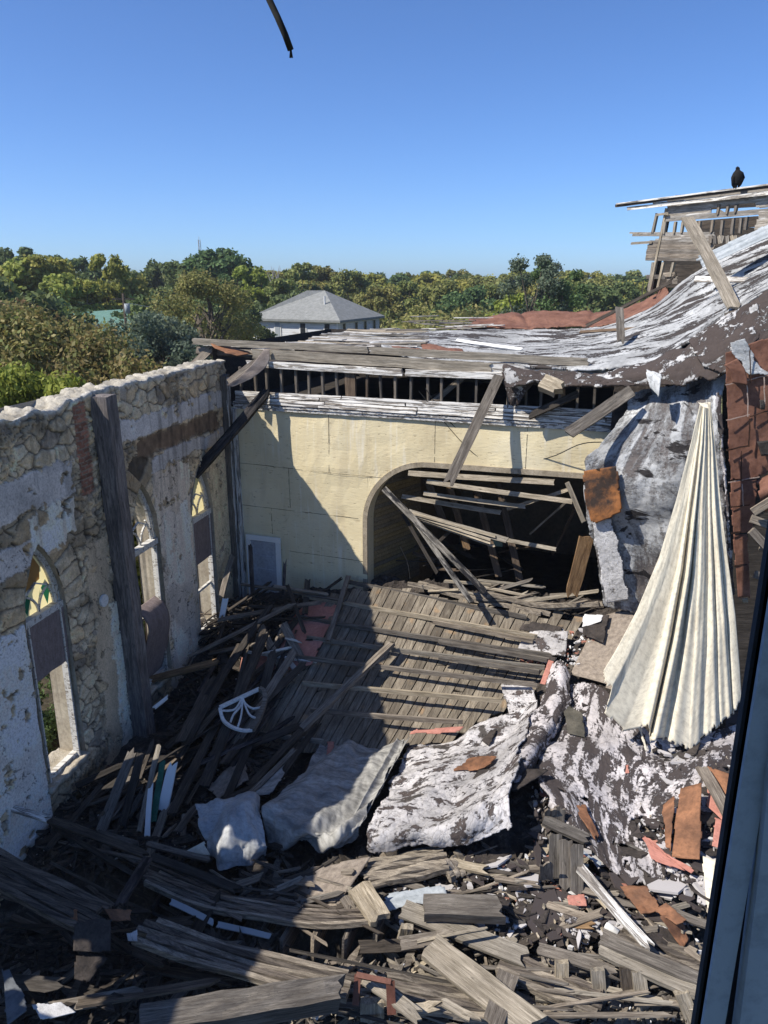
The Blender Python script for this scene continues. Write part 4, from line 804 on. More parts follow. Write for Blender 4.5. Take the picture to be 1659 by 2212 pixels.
# ================================================================ near window jamb and cable
BL=plain('blue_grey_paint',(.17,.25,.38),(.23,.32,.46),3,(1,1,.15),bump=.2); 
jb=empty('window_jamb',(.46,.8,9)); tag(jb,'dark blue painted window jamb close to the camera along the right edge','window frame')
JY=.80
def jpoly(name,pts,Y,t,mat):   # pts: (X,z) outline at depth Y
    m=MB(); n=len(pts); m.add([(a,Y,b) for a,b in pts]+[(a,Y+t,b) for a,b in pts],[tuple(range(n)),tuple(range(2*n-1,n-1,-1))]+[(i,i+n,(i+1)%n+n,(i+1)%n) for i in range(n)]); return m.build(name,mat,jb)
def jx(r,Y=JY): return r*Y
jpoly('edge_strip',[(jx(.545),8.0),(jx(.583),8.0),(jx(.583),10.6),(jx(.545),10.6)],JY,.006,BL)
jpoly('frame_board',[(jx(.650),8.0),(1.3,8.0),(1.3,10.6),(jx(.578),10.6),(jx(.578),9.43),(jx(.588),9.30)],JY-.01,.02,BL)
jpoly('groove',[(jx(.55),8.0),(jx(.9),8.0),(jx(.9),10.6),(jx(.55),10.6)],JY+.03,.01,plain('dark_blue_paint',(.02,.03,.05),(.035,.045,.07),3))
jpoly('jamb_shade_strip',[(jx(.536,.83),8.0),(jx(.553,.83),8.0),(jx(.553,.83),10.6),(jx(.536,.83),10.6)],JY+.03,.006,BLACK)  # black strip stands in for the jamb's shaded side
tr_=empty('tower_sun_block',(0,-1,8.3)); tag(tr_,'unseen tower wall and eave added around the viewpoint to block the sun','room')  # unseen wall and eave, added to keep the sun off the jamb
m=MB(); m.box((-2.2,-3.2,9.2),(-2.05,.2,12.0)); m.build('sun_block_wall',WD,tr_)
m=MB(); m.box((-2.3,-3.2,12.0),(1.6,.3,12.1)); m.build('eave',WD,tr_)
cb=[at(560,-60,1.5),at(582,0,1.5),at(600,38,1.49),at(616,75,1.49),at(628,108,1.5)]
m=MB(); m.tube([cb[0]+Vector((-.05,0,.6))]+cb,[.0056]*6,10)
for k_ in range(4): m.tube([cb[-1],cb[-1]+Vector((random.uniform(-.006,.008),0,-.012))],[.0018,.001],5)
c_=m.build('hanging_cable',BLACK,None,True); tag(c_,'cut black cable end dangling against the blue sky','cable')
# thin wires over the yellow wall
def wire(pts,r,label,mat=BLACK,grp=None):
    m=MB(); m.tube(crv([at(*p) for p in pts],24),r,5); o=m.build('wire',mat); tag(o,label,'wire',grp); return o
wire([(918,838,19),(985,925,18.8),(1090,992,18.5),(1180,990,18),(1252,960,17.3),(1300,955,17)],.012,'thin dark wire sagging across the right half of the yellow wall')
wire([(905,845,19),(975,930,18.8),(1030,985,18.6),(1110,1030,18.4)],.009,'second thin wire running diagonally down to the arch')
wire([(864,1180,19),(880,1215,18.9),(886,1250,18.8)],.01,'cable dangling inside the left of the arch')
# ================================================================ rubble bed (stuff nobody could count)
RUB=N('mixed_debris'); v=RUB.coord('Object'); n1=RUB.noise(v,3.5,10,.75,.6); n2=RUB.noise(v,.9,5,.6); n3=RUB.noise(RUB.coord('Object',(9,3,3),(0,0,.6)),2,8,.75,.5)
c_=RUB.ramp(n1,[(.32,(.02,.018,.016)),(.50,(.055,.046,.04)),(.64,(.15,.13,.11)),(.74,(.42,.38,.33))]); c_=RUB.mix(RUB.ramp(n3,[(.5,0.),(.56,.8)]),c_,(.055,.045,.04)); c_=RUB.mix(RUB.ramp(n2,[(.60,0.),(.66,.5)]),c_,(.22,.11,.075))
RUB.bump(n1,1.,.1); RUB.col(c_)
nx,ny=230,300; xs=np.linspace(-7.4,9.5,nx); ys=np.linspace(5.0,21.3,ny); X,Y=np.meshgrid(xs,ys); Zh=heap(X,Y)
Zh=Zh-.22+(fbm(X*1.6,Y*1.6,6,3)-.5)*.5+(np.abs(fbm(X*5,Y*5,4,9)-.5))*.25
drop=ss(-Y,-11.6,-9.8)*(1-ss(X,3.2,4.6)*.5); Zh=Zh-drop*1.15
lwx=CORN.x-.2364*(21-Y); keepm=(X>lwx-.35)
inb=((X-CORN.x)*NB.x+(Y-CORN.y)*NB.y)>-.6
idx=np.arange(nx*ny).reshape(ny,nx); kk=(keepm&inb)[:-1,:-1]
vs=np.stack([X,Y,Zh],-1).reshape(-1,3).tolist(); fs=np.stack([idx[:-1,:-1],idx[:-1,1:],idx[1:,1:],idx[1:,:-1]],-1)[kk].tolist()
rb=mesh('rubble',vs,fs,RUB.m); tag(rb,'bed of crushed roof debris covering the floor of the ruin','rubble',kind='stuff')
# ---- chips and splinters
def scraps(name,regions,n,mats,smin,smax,label,flat=.35,lift=.02,seed=0,asp=(.12,.8)):
    r=random.Random(seed); V=[];F=[];MI=[]
    for i in range(n):
        pl=r.choice(regions); a,b=r.random(),r.random(); x=(pl[0][0]*(1-a)+pl[1][0]*a)*(1-b)+(pl[3][0]*(1-a)+pl[2][0]*a)*b; y=(pl[0][1]*(1-a)+pl[1][1]*a)*(1-b)+(pl[3][1]*(1-a)+pl[2][1]*a)*b
        p=ah(x,y,lift+r.random()*.08); L=r.uniform(smin,smax)*(1 if r.random()<.8 else 2.2); w_=L*r.uniform(*asp); t=r.uniform(.008,.03)
        az=r.uniform(0,6.28); tl=r.uniform(-flat,flat); d=Vector((math.cos(az),math.sin(az),tl)).normalized(); s_=d.cross(Vector((r.uniform(-flat,flat),r.uniform(-flat,flat),1))).normalized(); u=s_.cross(d)
        k=len(V); pts=[]
        for q in range(5): 
            an=q/5*6.28+r.uniform(-.4,.4); pts.append(p+d*math.cos(an)*L/2*r.uniform(.7,1.1)+s_*math.sin(an)*w_/2*r.uniform(.7,1.1))
        V+= [tuple(q+u*t) for q in pts]+[tuple(q-u*t) for q in pts]
        F.append(tuple(range(k,k+5))); F.append(tuple(range(k+9,k+4,-1))); MI+= [0,0]
        mi=r.randrange(len(mats)); MI[-1]=MI[-2]=mi
        for q in range(5): F.append((k+q,k+5+q,k+5+(q+1)%5,k+(q+1)%5)); MI.append(mi)
    o=mesh(name,V,F,mats); o.data.polygons.foreach_set('material_index',MI); tag(o,label,'debris',kind='stuff'); return o
CHW=plain('white_flake',(.50,.49,.48),(.72,.71,.70),6); CHR=plain('red_chip',(.30,.13,.09),(.42,.19,.14),6); CHT=plain('tan_chip',(.32,.27,.2),(.46,.40,.31),6)
R1=[(430,1300),(700,1280),(600,1650),(330,1700)]; R2=[(150,1700),(620,1640),(600,1850),(60,1880)]; R3=[(1180,1480),(1600,1560),(1580,2000),(1150,1760)]; R4=[(830,1850),(1250,1850),(1300,2060),(850,1990)]; R5=[(0,1980),(600,2050),(600,2212),(0,2212)]; R6=[(1150,1700),(1560,1700),(1530,2110),(1150,1960)]; R7=[(600,2080),(1500,2080),(1500,2212),(600,2212)]; R8=[(560,1890),(850,1860),(800,1990),(500,1940)]
scraps('dark_felt_scraps',[R3,R6,R4,R3],800,[TAR,SHEETB,TAR,SHEETA],.12,.42,'torn scraps of black roofing felt strewn over the right hand slope',seed=1)
scraps('paint_flakes',[R3,R6,R4,[(1080,1350),(1300,1360),(1250,1440),(1120,1430)]],700,[CHW,CHW,SHEETA,CHR],.04,.13,'white coating flakes strewn over the right hand slope',seed=2)
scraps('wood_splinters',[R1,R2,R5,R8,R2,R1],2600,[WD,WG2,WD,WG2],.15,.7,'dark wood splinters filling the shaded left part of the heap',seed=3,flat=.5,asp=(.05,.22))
scraps('small_wood_pieces',[R4,R7,R6,R8,R7],1900,[WG,WL,WD,WG],.12,.6,'short splintered wood bits across the foreground heap',seed=4,flat=.5,lift=-.15,asp=(.06,.25))
scraps('plaster_bits',[R3,R4,R6,R1,R7,R2],900,[CHW,CHT,TAR,CHT],.015,.06,'crumbs of plaster and felt sprinkled over the heap',seed=5,lift=.05)
# ================================================================ plank panel with battens
pan=empty('plank_panel',ah(950,1450)); tag(pan,'large fallen slab of grey ceiling planks crossed by parallel battens, mid heap','plank panel')
PTL,PTR,PBR,PBL=atz(668,1262,1.95),atz(1262,1338,2.05),atz(1090,1612,.12),atz(452,1622,-.12)
def pp(u,v,lift=0): # on the slab
    a=PTL.lerp(PTR,u); b=PBL.lerp(PBR,u); p=a.lerp(b,v); k=heap(p.x,p.y); return p+UP*(lift+.03+.05*math.sin(u*5+v*3)-.10*math.sin(v*math.pi))
def proj(P):
    d=P-O; x=d.x; yv=d.z*cp+d.y*sp; zf=d.y*cp-d.z*sp; return 829.5+FPX*x/zf,1106-FPX*yv/zf
np_=28; N_=6
for grp_ in range(1):
    m=MB()
    for i in range(np_):
        u0,u1=i/np_,(i+1)/np_-.0035; um=(u0+u1)/2
        v0=0 if um>.05 else .1; v0+=random.uniform(-.05,.03)
        v0+= .42*max(0,.16-um)/.16
        v1=1+random.uniform(-.02,.03)
        if um>.60: # cut by the diagonal lower edge
            vv=1
            for t in range(60):
                x,y=proj(pp(um,t/59)); 
                if y> 1487+(1165-x)*.572: vv=t/59; break
            v1=min(v1,vv)
        if v1-v0<.05: continue
        cuts=[v0]+([v0+(v1-v0)*random.uniform(.3,.7)] if random.random()<.6 else [])+[v1]
        h0=random.uniform(-.012,.012)
        for a,b in zip(cuts,cuts[1:]):
            P=[]; b-=.004
            for q in range(N_+1):
                v_=a+(b-a)*q/N_
                for (uu,dz) in ((u0,0),(u1,random.uniform(-.004,.004))): P.append(pp(uu,v_+ (random.uniform(-.01,.01) if q in (0,N_) else 0),h0+dz))
            P2=[p-UP*.03 for p in P]; n=len(P); fs_=[]
            for q in range(N_): fs_+=[(2*q,2*q+2,2*q+3,2*q+1),(n+2*q,n+2*q+1,n+2*q+3,n+2*q+2),(2*q,n+2*q,n+2*q+2,2*q+2),(2*q+1,2*q+3,n+2*q+3,n+2*q+1)]
            fs_+=[(0,1,n+1,n),(n-2,2*n-2,2*n-1,n-1)]
            m.add(P+P2,fs_)
    pw=N('slab_planks'); 
    o=m.build('planks',None,pan)
# planks run across object axes: use a rotated grain
M=pw; ang=math.atan2((PTL-PBL).y,(PTL-PBL).x); r_=M.rnd(); v=M.coord('Object',(1,13,13),(0,0,0)); 
tc=M.n('TexCoord'); mp0=M.n('Mapping'); M.l(tc.outputs['Object'],mp0.inputs[0]); mp0.inputs['Rotation'].default_value=(0,0,-ang); mp=M.n('Mapping'); M.l(mp0.outputs[0],mp.inputs[0]); mp.inputs['Scale'].default_value=(1,13,3)
cx=M.n('CombineXYZ'); M.l(M.math('MULTIPLY',r_,37.),cx.inputs[0]); M.l(M.math('MULTIPLY',r_,91.),cx.inputs[1]); of=M.n('VectorMath',operation='ADD'); M.l(mp.outputs[0],of.inputs[0]); M.l(cx.outputs[0],of.inputs[1])
g_=M.noise(of.outputs[0],1.3,9,.72,.5); c_=M.ramp(g_,[(.30,(.06,.05,.04)),(.42,(.135,.112,.085)),(.58,(.25,.215,.165)),(.75,(.40,.35,.28))]); bl=M.noise(M.coord('Object',(1,1,1)),1.6,6,.65); c_=M.mix(M.ramp(bl,[(.42,0.),(.68,.7)]),c_,(.10,.082,.064))
c_=M.mix(M.ramp(M.noise(M.coord('Object'),2.6,3,.5),[(.62,0.),(.72,.45)]),c_,(.36,.23,.12))
hs=M.n('HueSaturation'); M.l(c_,hs.inputs['Color']); M.l(M.math('MULTIPLY_ADD',r_,.55,.70),hs.inputs['Value']); M.bump(g_,.9,.012); M.col(M.mix(M.ramp(M.noise(of.outputs[0],2.7,4,.6,.3),[(.485,0.),(.5,.7),(.515,0.)]),hs.outputs[0],(.02,.016,.012))); o.data.materials.append(M.m)
def onslab(x,y,lift):
    best=None
    z=1.
    for _ in range(12):
        P=atz(x,y,z); # project onto slab plane
        n=(PTR-PTL).cross(PBL-PTL).normalized(); r=ray(x,y); Q=O+r*((PTL-O).dot(n)/r.dot(n)); return Q+UP*lift
BT=[((745,1259),(1142,1338)),((652,1291),(1164,1380)),((640,1336),(1196,1421)),((660,1381),(1180,1447)),((578,1416),(1163,1484)),((652,1480),(1084,1518)),((668,1538),(1001,1564)),((560,1588),(700,1606))]
for i,(a,b) in enumerate(BT):
    mid=((a[0]*.55+b[0]*.45),(a[1]*.55+b[1]*.45))
    e=lambda:random.uniform(-1.5,1.5)
    board(onslab(*a,.05),onslab(*b,.05),.055,.11,None,'batten',WL if i%2 else WG,up=UP,parent=pan,split=(.05,.12),bow=random.uniform(-.03,.0))
    if i in (1,2,3): board(onslab(b[0]-(b[0]-a[0])*.45,b[1]-(b[1]-a[1])*.45+7,.05),onslab(b[0]-8,b[1]+9,.04),.06,.10,None,'batten',WG,up=UP,parent=pan,split=(.05,.1))
sheet('pink_edge',[[onslab(888,1578,.04),onslab(1010,1570,.04)],[onslab(880,1590,.03),onslab(985,1592,.03)]],PINK,30,8,.01,.03,3,.06,parent=pan,seed=3)
sheet('pink_edge',[[onslab(1182,1430,.05),onslab(1200,1432,.05)],[onslab(1164,1480,.05),onslab(1180,1484,.05)]],PINK,8,16,.01,.02,3,.02,parent=pan,seed=4)
sheet('felt_underside',[[onslab(640,1300,.0),onslab(760,1285,.0)],[onslab(560,1470,.0),onslab(680,1440,.0)]],PINK,24,24,.01,.05,2,.15,parent=pan,seed=5)
board(onslab(854,1402,.24),onslab(652,1592,.20),.17,.09,'long dark beam lying diagonally across the battens of the plank slab','beam',WG,'beam',split=(.2,.02))
board(onslab(652,1594,.18),ah(538,1702,.15),.17,.09,'lower continuation of the diagonal beam, running off the slab into the shade','beam',WD,'beam')
board(onslab(753,1262,.24),onslab(708,1399,.18),.13,.05,'short board lying across the two top battens of the slab','board',WG,'board')
# ================================================================ roofing sheets on the heap
def HS(L): return [[ah(*p) for p in r] for r in L]
def wr(U,V,UU,VV): return .05*np.sin(UU*3+VV)+.03*np.sin(VV*5+UU*2)
sheet('roof_sheet',HS([[(880,1592,.12),(985,1592,.15),(1080,1545,.2),(1172,1492,.3)],[(845,1665,.25),(960,1655,.3),(1060,1630,.35),(1150,1585,.45)],[(810,1745,.4),(920,1740,.5),(1030,1720,.55),(1130,1650,.65)],[(782,1800,.55),(890,1795,.65),(1010,1775,.75),(1120,1728,.8)],[(782,1842,.15),(890,1840,.25),(1005,1838,.3),(1134,1803,.75)]]),SHEETA,170,140,.035,.11,2.0,.15,'big sheet of flaking white and grey roofing draped over the middle of the heap','roofing sheet',disp=wr,seed=51)
sheet('roof_ridge',HS([[(1192,1432,.2),(1216,1426,.34),(1246,1470,.12)],[(1165,1500,.27),(1206,1500,.40),(1232,1530,.12)],[(1130,1570,.34),(1180,1570,.42),(1196,1600,.12)],[(1092,1640,.5),(1138,1640,.48),(1150,1660,.2)],[(1095,1690,.5),(1115,1700,.5),(1130,1700,.25)]]),SHEETB,60,110,.03,.12,2.4,.12,'dark raised ridge of roofing running down beside the plank slab','roofing ridge',seed=52)
sheet('roof_sheet',HS([[(1222,1470,.10),(1290,1470,.1),(1420,1590,.08),(1600,1560,.08)],[(1185,1560,.15),(1280,1580,.12),(1420,1650,.1),(1600,1640,.06)],[(1150,1640,.3),(1260,1680,.2),(1400,1740,.10),(1590,1730,.05)],[(1165,1710,.35),(1270,1780,.25),(1400,1830,.08),(1570,1830,.05)],[(1215,1745,.25),(1300,1870,.15),(1400,1930,.05),(1540,1940,.05)]]),SHEETB,150,130,.04,.12,1.4,.12,'broad streaked black and white roofing slope spreading below the curtain','roofing sheet',disp=wr,seed=53,holes=.26)
polysheet('roof_sheet',[(1080,1470),(1150,1478),(1190,1600),(1110,1600)],[.1]*4,SHEETA,'narrow roofing piece between slab edge and dark ridge','roofing sheet',seed=54)
S=[
('carpet_piece',[(1290,1330),(1400,1300),(1350,1500),(1225,1460)],[.15,.35,.15,.1],CARPET,'matted tan carpet lying to the left of the curtain','carpet',.05),
('white_flakes_sheet',[(1132,1358),(1232,1362),(1225,1424),(1116,1412)],[.15,.2,.15,.1],SHEETA,'crumpled bright white roofing clump at the right end of the battens','roofing sheet',.12),
('dark_felt',[(1118,1335),(1225,1352),(1190,1378),(1100,1360)],[.16]*4,TAR,'dark felt flap above the white clump at the slab corner','felt sheet',.08),
('dark_felt',[(1038,1290),(1085,1298),(1075,1330),(1015,1336)],[.12]*4,TAR,'small crumpled black felt on the top edge of the slab','felt sheet',.06),
('dark_felt',[(1258,1338),(1322,1320),(1305,1395),(1255,1372)],[.18,.3,.25,.2],TAR,'grey felt flap between the carpet and the arch','felt sheet',.07),
('dark_felt',[(1130,1408),(1205,1418),(1200,1432),(1138,1422)],[.22]*4,TAR,'black rag of felt over the third batten end','felt sheet',.05),
('dark_felt',[(1210,1510),(1262,1540),(1270,1600),(1222,1590)],[.25]*4,plain('olive_felt',(.055,.052,.042),(.11,.10,.08),4),'smooth olive-dark patch right of the ridge','felt sheet',.03),
('dark_felt',[(1030,1660),(1200,1660),(1120,1710),(990,1720)],[.42,.5,.55,.5],TAR,'long dark felt sliver on the middle roofing sheet','felt sheet',.04),
('rust_patch',[(968,1640),(1080,1632),(1050,1660),(975,1672)],[.42,.45,.46,.42],RUST,'orange-brown rust patch on the middle roofing sheet','rusty sheet',.05),
('dark_felt',[(1060,1575),(1075,1575),(1060,1620),(1035,1600)],[.34]*4,TAR,'small dark tear in the pale roofing below the slab','felt sheet',.02),
('white_felt',[(1258,1320),(1312,1328),(1300,1345),(1250,1362)],[.25]*4,CHW,'white torn sheet behind the grey felt flap near the arch','roofing sheet',.05),
('rust_sheet',[(1464,1700),(1524,1684),(1518,1868),(1442,1858)],[.45,.55,.25,.2],RUST,'tall brown rust sheet standing out of the right slope','rusty sheet',.04),
('rust_sheet',[(1424,1740),(1466,1702),(1455,1850),(1436,1840)],[.3,.45,.2,.15],RUST,'curled brown sheet overlapping the left of the tall rust sheet','rusty sheet',.07),
('rust_sheet',[(1520,1650),(1582,1672),(1590,1730),(1535,1715)],[.3,.3,.3,.2],RUST,'brown sheet under the grey board at the far right','rusty sheet',.05),
('pink_board',[(1522,1690),(1600,1720),(1580,1800),(1522,1740)],[.2]*4,PINK,'pink board beside the tall rust sheet','plaster board',.03),
('pink_board',[(1382,1800),(1420,1835),(1512,1880),(1500,1900)],[.25,.25,.3,.2],PINK,'long pink board below the rust sheets','plaster board',.04),
('pink_board',[(1383,1802),(1400,1806),(1500,1893),(1398,1858)],[.2]*4,PINK,'pinkish plate under the curled brown sheet','plaster board',.03),
('pink_board',[(1540,1760),(1600,1780),(1590,1850),(1530,1830)],[.25]*4,PINK,'pink fragment near the blue jamb','plaster board',.03),
('pink_board',[(1345,1648),(1362,1650),(1365,1672),(1346,1678)],[.2]*4,PINK,'little red tile fragment under the curtain tails','plaster fragment',.01),
('pink_board',[(1213,1925),(1270,1925),(1275,1965),(1222,1962)],[.15]*4,PINK,'red plaster plate under the upright grey boards','plaster board',.02),
('rust_sheet',[(1228,1738),(1268,1735),(1300,1810),(1285,1825)],[.4,.35,.25,.3],RUST,'narrow rust strip curling down beside the black hollow','rusty sheet',.06),
('rust_sheet',[(1325,1905),(1400,1912),(1440,1965),(1385,1985)],[.25,.35,.4,.3],RUST,'crumpled rusty gutter piece in the middle of the right slope','rusty sheet',.10),
('rust_sheet',[(1405,1965),(1440,1945),(1498,1990),(1462,2005)],[.45,.5,.45,.4],RUST,'bent rusty gutter end, upper face','rusty sheet',.06),
('rust_sheet',[(1403,1968),(1470,1962),(1494,2030),(1480,2062)],[.5,.5,.1,.05],RUST,'bent rusty gutter end hanging over the boards','rusty sheet',.08),
('metal_flap',[(1236,1835),(1262,1832),(1308,1862),(1307,1888)],[.35,.35,.3,.3],GALV,'bluish metal flap at the head of the long pale board','metal sheet',.04),
('rag',[(1508,1842),(1572,1862),(1560,2015),(1522,1985)],[.35,.35,.05,.08],CLOTH,'cream cloth rag at the lower right by the jamb','cloth',.07),
('tar_slab',[(1250,1890),(1340,1900),(1290,1950),(1180,1935)],[.08]*4,TAR,'tarry felt slab under the long pale board','felt sheet',.08),
('white_sheet',[(1200,1960),(1320,1975),(1290,2010),(1222,2000)],[.12]*4,SHEETA,'upper half of crumpled white roofing beside the little can','roofing sheet',.08),
('white_sheet',[(1222,1995),(1298,2000),(1270,2048),(1232,2040)],[.1,.1,-.05,-.05],SHEETA,'crumpled white roofing flap hanging over the lower boards','roofing sheet',.07),
('tar_slab',[(1085,1950),(1200,1945),(1180,2000),(1090,1995)],[.10]*4,TAR,'brown-black mat of felt above the pale beam ends','felt sheet',.08),
('galv_sheet',[(800,1938),(962,1899),(979,1956),(838,1972)],[.2,.28,.18,.15],GALV,'creased bright galvanised metal sheet in the middle foreground','metal sheet',.03),
('carpet_piece',[(672,1868),(810,1846),(735,1955),(612,1950)],[.3,.35,.2,.1],CARPET,'matted brown carpet half in sun, left of the galvanised sheet','carpet',.05),
('carpet_piece',[(690,1925),(762,1930),(700,1985),(688,1972)],[.25,.3,.02,.02],CARPET,'lower torn corner of the brown carpet','carpet',.05),
('black_sheet',[(154,1985),(250,1975),(252,2068),(150,2060)],[1.1,1.1,.8,.8],TAR,'black crumpled felt hung over the layered beam at the lower left','felt sheet',.05),
('black_sheet',[(150,2050),(252,2062),(190,2135),(160,2120)],[.75,.75,.4,.4],TAR,'dark triangular felt flap below the black felt at lower left','felt sheet',.05),
('rust_sheet',[(138,1965),(180,1955),(170,2000),(150,1990)],[.95,1.05,.95,.95],RUST,'dull rust fragment beside the black felt at lower left','rusty sheet',.06),
('rust_sheet',[(218,1962),(290,1962),(292,2000),(240,1995)],[1.0,1.0,.9,.9],RUST,'brown fragment on the right of the black felt at lower left','rusty sheet',.06),
('white_sheet',[(262,2008),(302,2002),(305,2045),(270,2040)],[.9,.9,.75,.75],SHEETA,'flaking fragment hanging right of the black felt at lower left','roofing sheet',.05),
('metal_sheet',[(0,2090),(20,2085),(80,2180),(0,2240)],[.5,.5,.4,.4],plain('dull_metal',(.10,.11,.12),(.17,.18,.19),2),'grey metal sheet in the bottom left corner','metal sheet',.02),
('lit_board_sheet',[(60,2168),(135,2160),(176,2190),(80,2215)],[.3,.3,.25,.25],CHW,'white board lit by the sun near the bottom left corner','plaster board',.01),
('pink_felt',[(520,1420),(612,1405),(592,1500),(505,1490)],[.22,.3,.2,.2],PINK,'salmon red felt sheet lit by a patch of sun beside the slab','felt sheet',.08),
('white_cloth',[(545,1370),(575,1360),(560,1440),(540,1420)],[.3]*4,CLOTHG,'grey cloth crumpled beside the red felt','cloth',.06),
('blue_glass',[(505,1790),(568,1780),(560,1795),(512,1800)],[.25]*4,GALV,'bluish metal scrap among the shaded beams','metal sheet',.01),
('plaster_pile',[(440,1700),(530,1640),(545,1690),(470,1735)],[.25]*4,CARPET,'small sunlit pile of tan plaster left of the draped cloth','plaster',.12),
('red_flap',[(612,1490),(640,1475),(640,1520),(615,1540)],[.2]*4,PINK,'small red flap by the fallen fan window','felt sheet',.03),
('red_flap',[(700,1600),(730,1600),(720,1640),(700,1640)],[.15]*4,PINK,'red rag below the slab near the big beam','felt sheet',.03),
('dark_board_sheet',[(325,1900),(358,1895),(352,1925),(330,1925)],[.05]*4,TAR,'dark scrap by the curved rail','felt sheet',.02),
]
for i,(nm,px,lf,mt,lb,ct_,am) in enumerate(S):
    polysheet({'white_flakes_sheet':'roof_sheet','white_felt':'roof_sheet','white_sheet':'roof_sheet','lit_board_sheet':'plaster_board','dark_board_sheet':'dark_felt','blue_glass':'metal_flap','galv_sheet':'metal_sheet','tar_slab':'dark_felt','black_sheet':'dark_felt','red_flap':'pink_felt'}.get(nm,nm),px,lf,mt,lb,ct_,amp=am,seed=100+i,rag=.06)
# ================================================================ draped cloths
def cf(U,V,UU,VV): w_=UU+.35*VV+.35*np.sin(VV*1.3+UU*.6); return .13*(np.abs(np.sin(w_*2.3))**1.8)+.045*np.sin(w_*8+VV)*(.4+V)+.03*np.sin(w_*15+VV*3)*V+.10*(fbm(UU*1.4,VV*1.4,3,6)-.5)-.22*np.abs(fbm(UU*2.0,VV*1.3,4,16)-.5)-.08*np.abs(fbm(UU*6,VV*3,3,26)-.5)
sheet('draped_canvas',HS([[(690,1605,.10),(740,1602,.15),(800,1606,.3),(880,1590,.3)],[(650,1660,.45),(720,1655,.35),(800,1655,.35),(845,1665,.45)],[(585,1720,.65),(680,1735,.45),(760,1745,.45),(806,1735,.5)],[(560,1750,.70),(650,1790,.65),(730,1800,.6),(782,1780,.6)],[(580,1830,.1),(640,1835,.2),(720,1828,.25),(778,1815,.25)]]),CLOTHG,110,100,.012,.05,1.4,.03,'grey canvas draped in folds over the heap, half in shadow','canvas',disp=cf,seed=71)
sheet('draped_canvas_edge',HS([[(855,1590,.4),(886,1588,.4)],[(800,1690,.55),(836,1680,.5)],[(745,1790,.65),(785,1770,.6)]]),CLOTHG,20,60,.012,.06,2,.02,'long rolled fold of pale canvas at the sun edge of the roofing sheet','canvas',seed=72,disp=lambda U,V,UU,VV:.12*np.sin(U*math.pi))
sheet('plastic_sheet',HS([[(425,1745,.6),(480,1720,.75),(545,1715,.7),(562,1720,.6)],[(428,1780,.6),(490,1760,.8),(540,1755,.8),(572,1770,.65)],[(432,1820,.45),(490,1820,.6),(545,1820,.6),(580,1830,.45)],[(445,1855,.15),(500,1872,.15),(545,1872,.1),(578,1850,.1)]]),plain('pale_tarpaulin',(.27,.28,.29),(.48,.485,.48),2.2,coord='UV',rough=.6),80,70,.01,.06,1.6,.02,'pale grey tarpaulin lump catching flecks of sun beside the draped canvas','tarpaulin',disp=cf,seed=73)
sheet('cloth_corner',HS([[(395,1840,.3),(440,1815,.4)],[(418,1850,.2),(460,1850,.25)]]),CLOTH,14,14,.01,.04,2,.02,'pale pointed corner of cloth left of the tarpaulin','cloth',seed=74)
sheet('cloth_strip',HS([[(600,1650,.35),(640,1630,.3)],[(540,1720,.5),(590,1715,.45)]]),CLOTHG,14,24,.01,.05,2,.03,'narrow strip of grey cloth above the draped canvas','cloth',seed=75)
# fallen half-round sash
fr=empty('fan_window',ah(525,1530,.3)); tag(fr,'white fan-shaped window frame with curved glazing bars fallen on the heap','window frame')
fp=lambda x,y:ah(x,y,.75+ (1580-y)*.002)
def fanbar(pts,w_,t): 
    P=[fp(*p) for p in pts]; vs,fs=strip(P,w_,t,18); mesh('glazing_bar',vs,fs,WHITE,fr)
fanbar([(475,1528),(560,1488)],.07,.07); 
vs,fs=strip([fp(*p) for p in ((475,1530),(482,1555),(500,1570),(525,1578),(545,1577))],.07,.05,16); mesh('lower_rim',vs,fs,WHITE,fr)
vs,fs=strip([fp(*p) for p in ((560,1488),(570,1495),(572,1515),(560,1550),(545,1577))],.10,.10,16); mesh('outer_rim',vs,fs,WG,fr)
for pts in (((524,1506),(520,1525),(505,1543),(498,1560)),((524,1506),(523,1530),(520,1550),(514,1570)),((524,1506),(510,1530),(495,1535),(480,1535)),((524,1506),(530,1520),(545,1530),(563,1528)),((524,1506),(530,1525),(540,1545),(556,1552))): fanbar(pts,.035,.035)
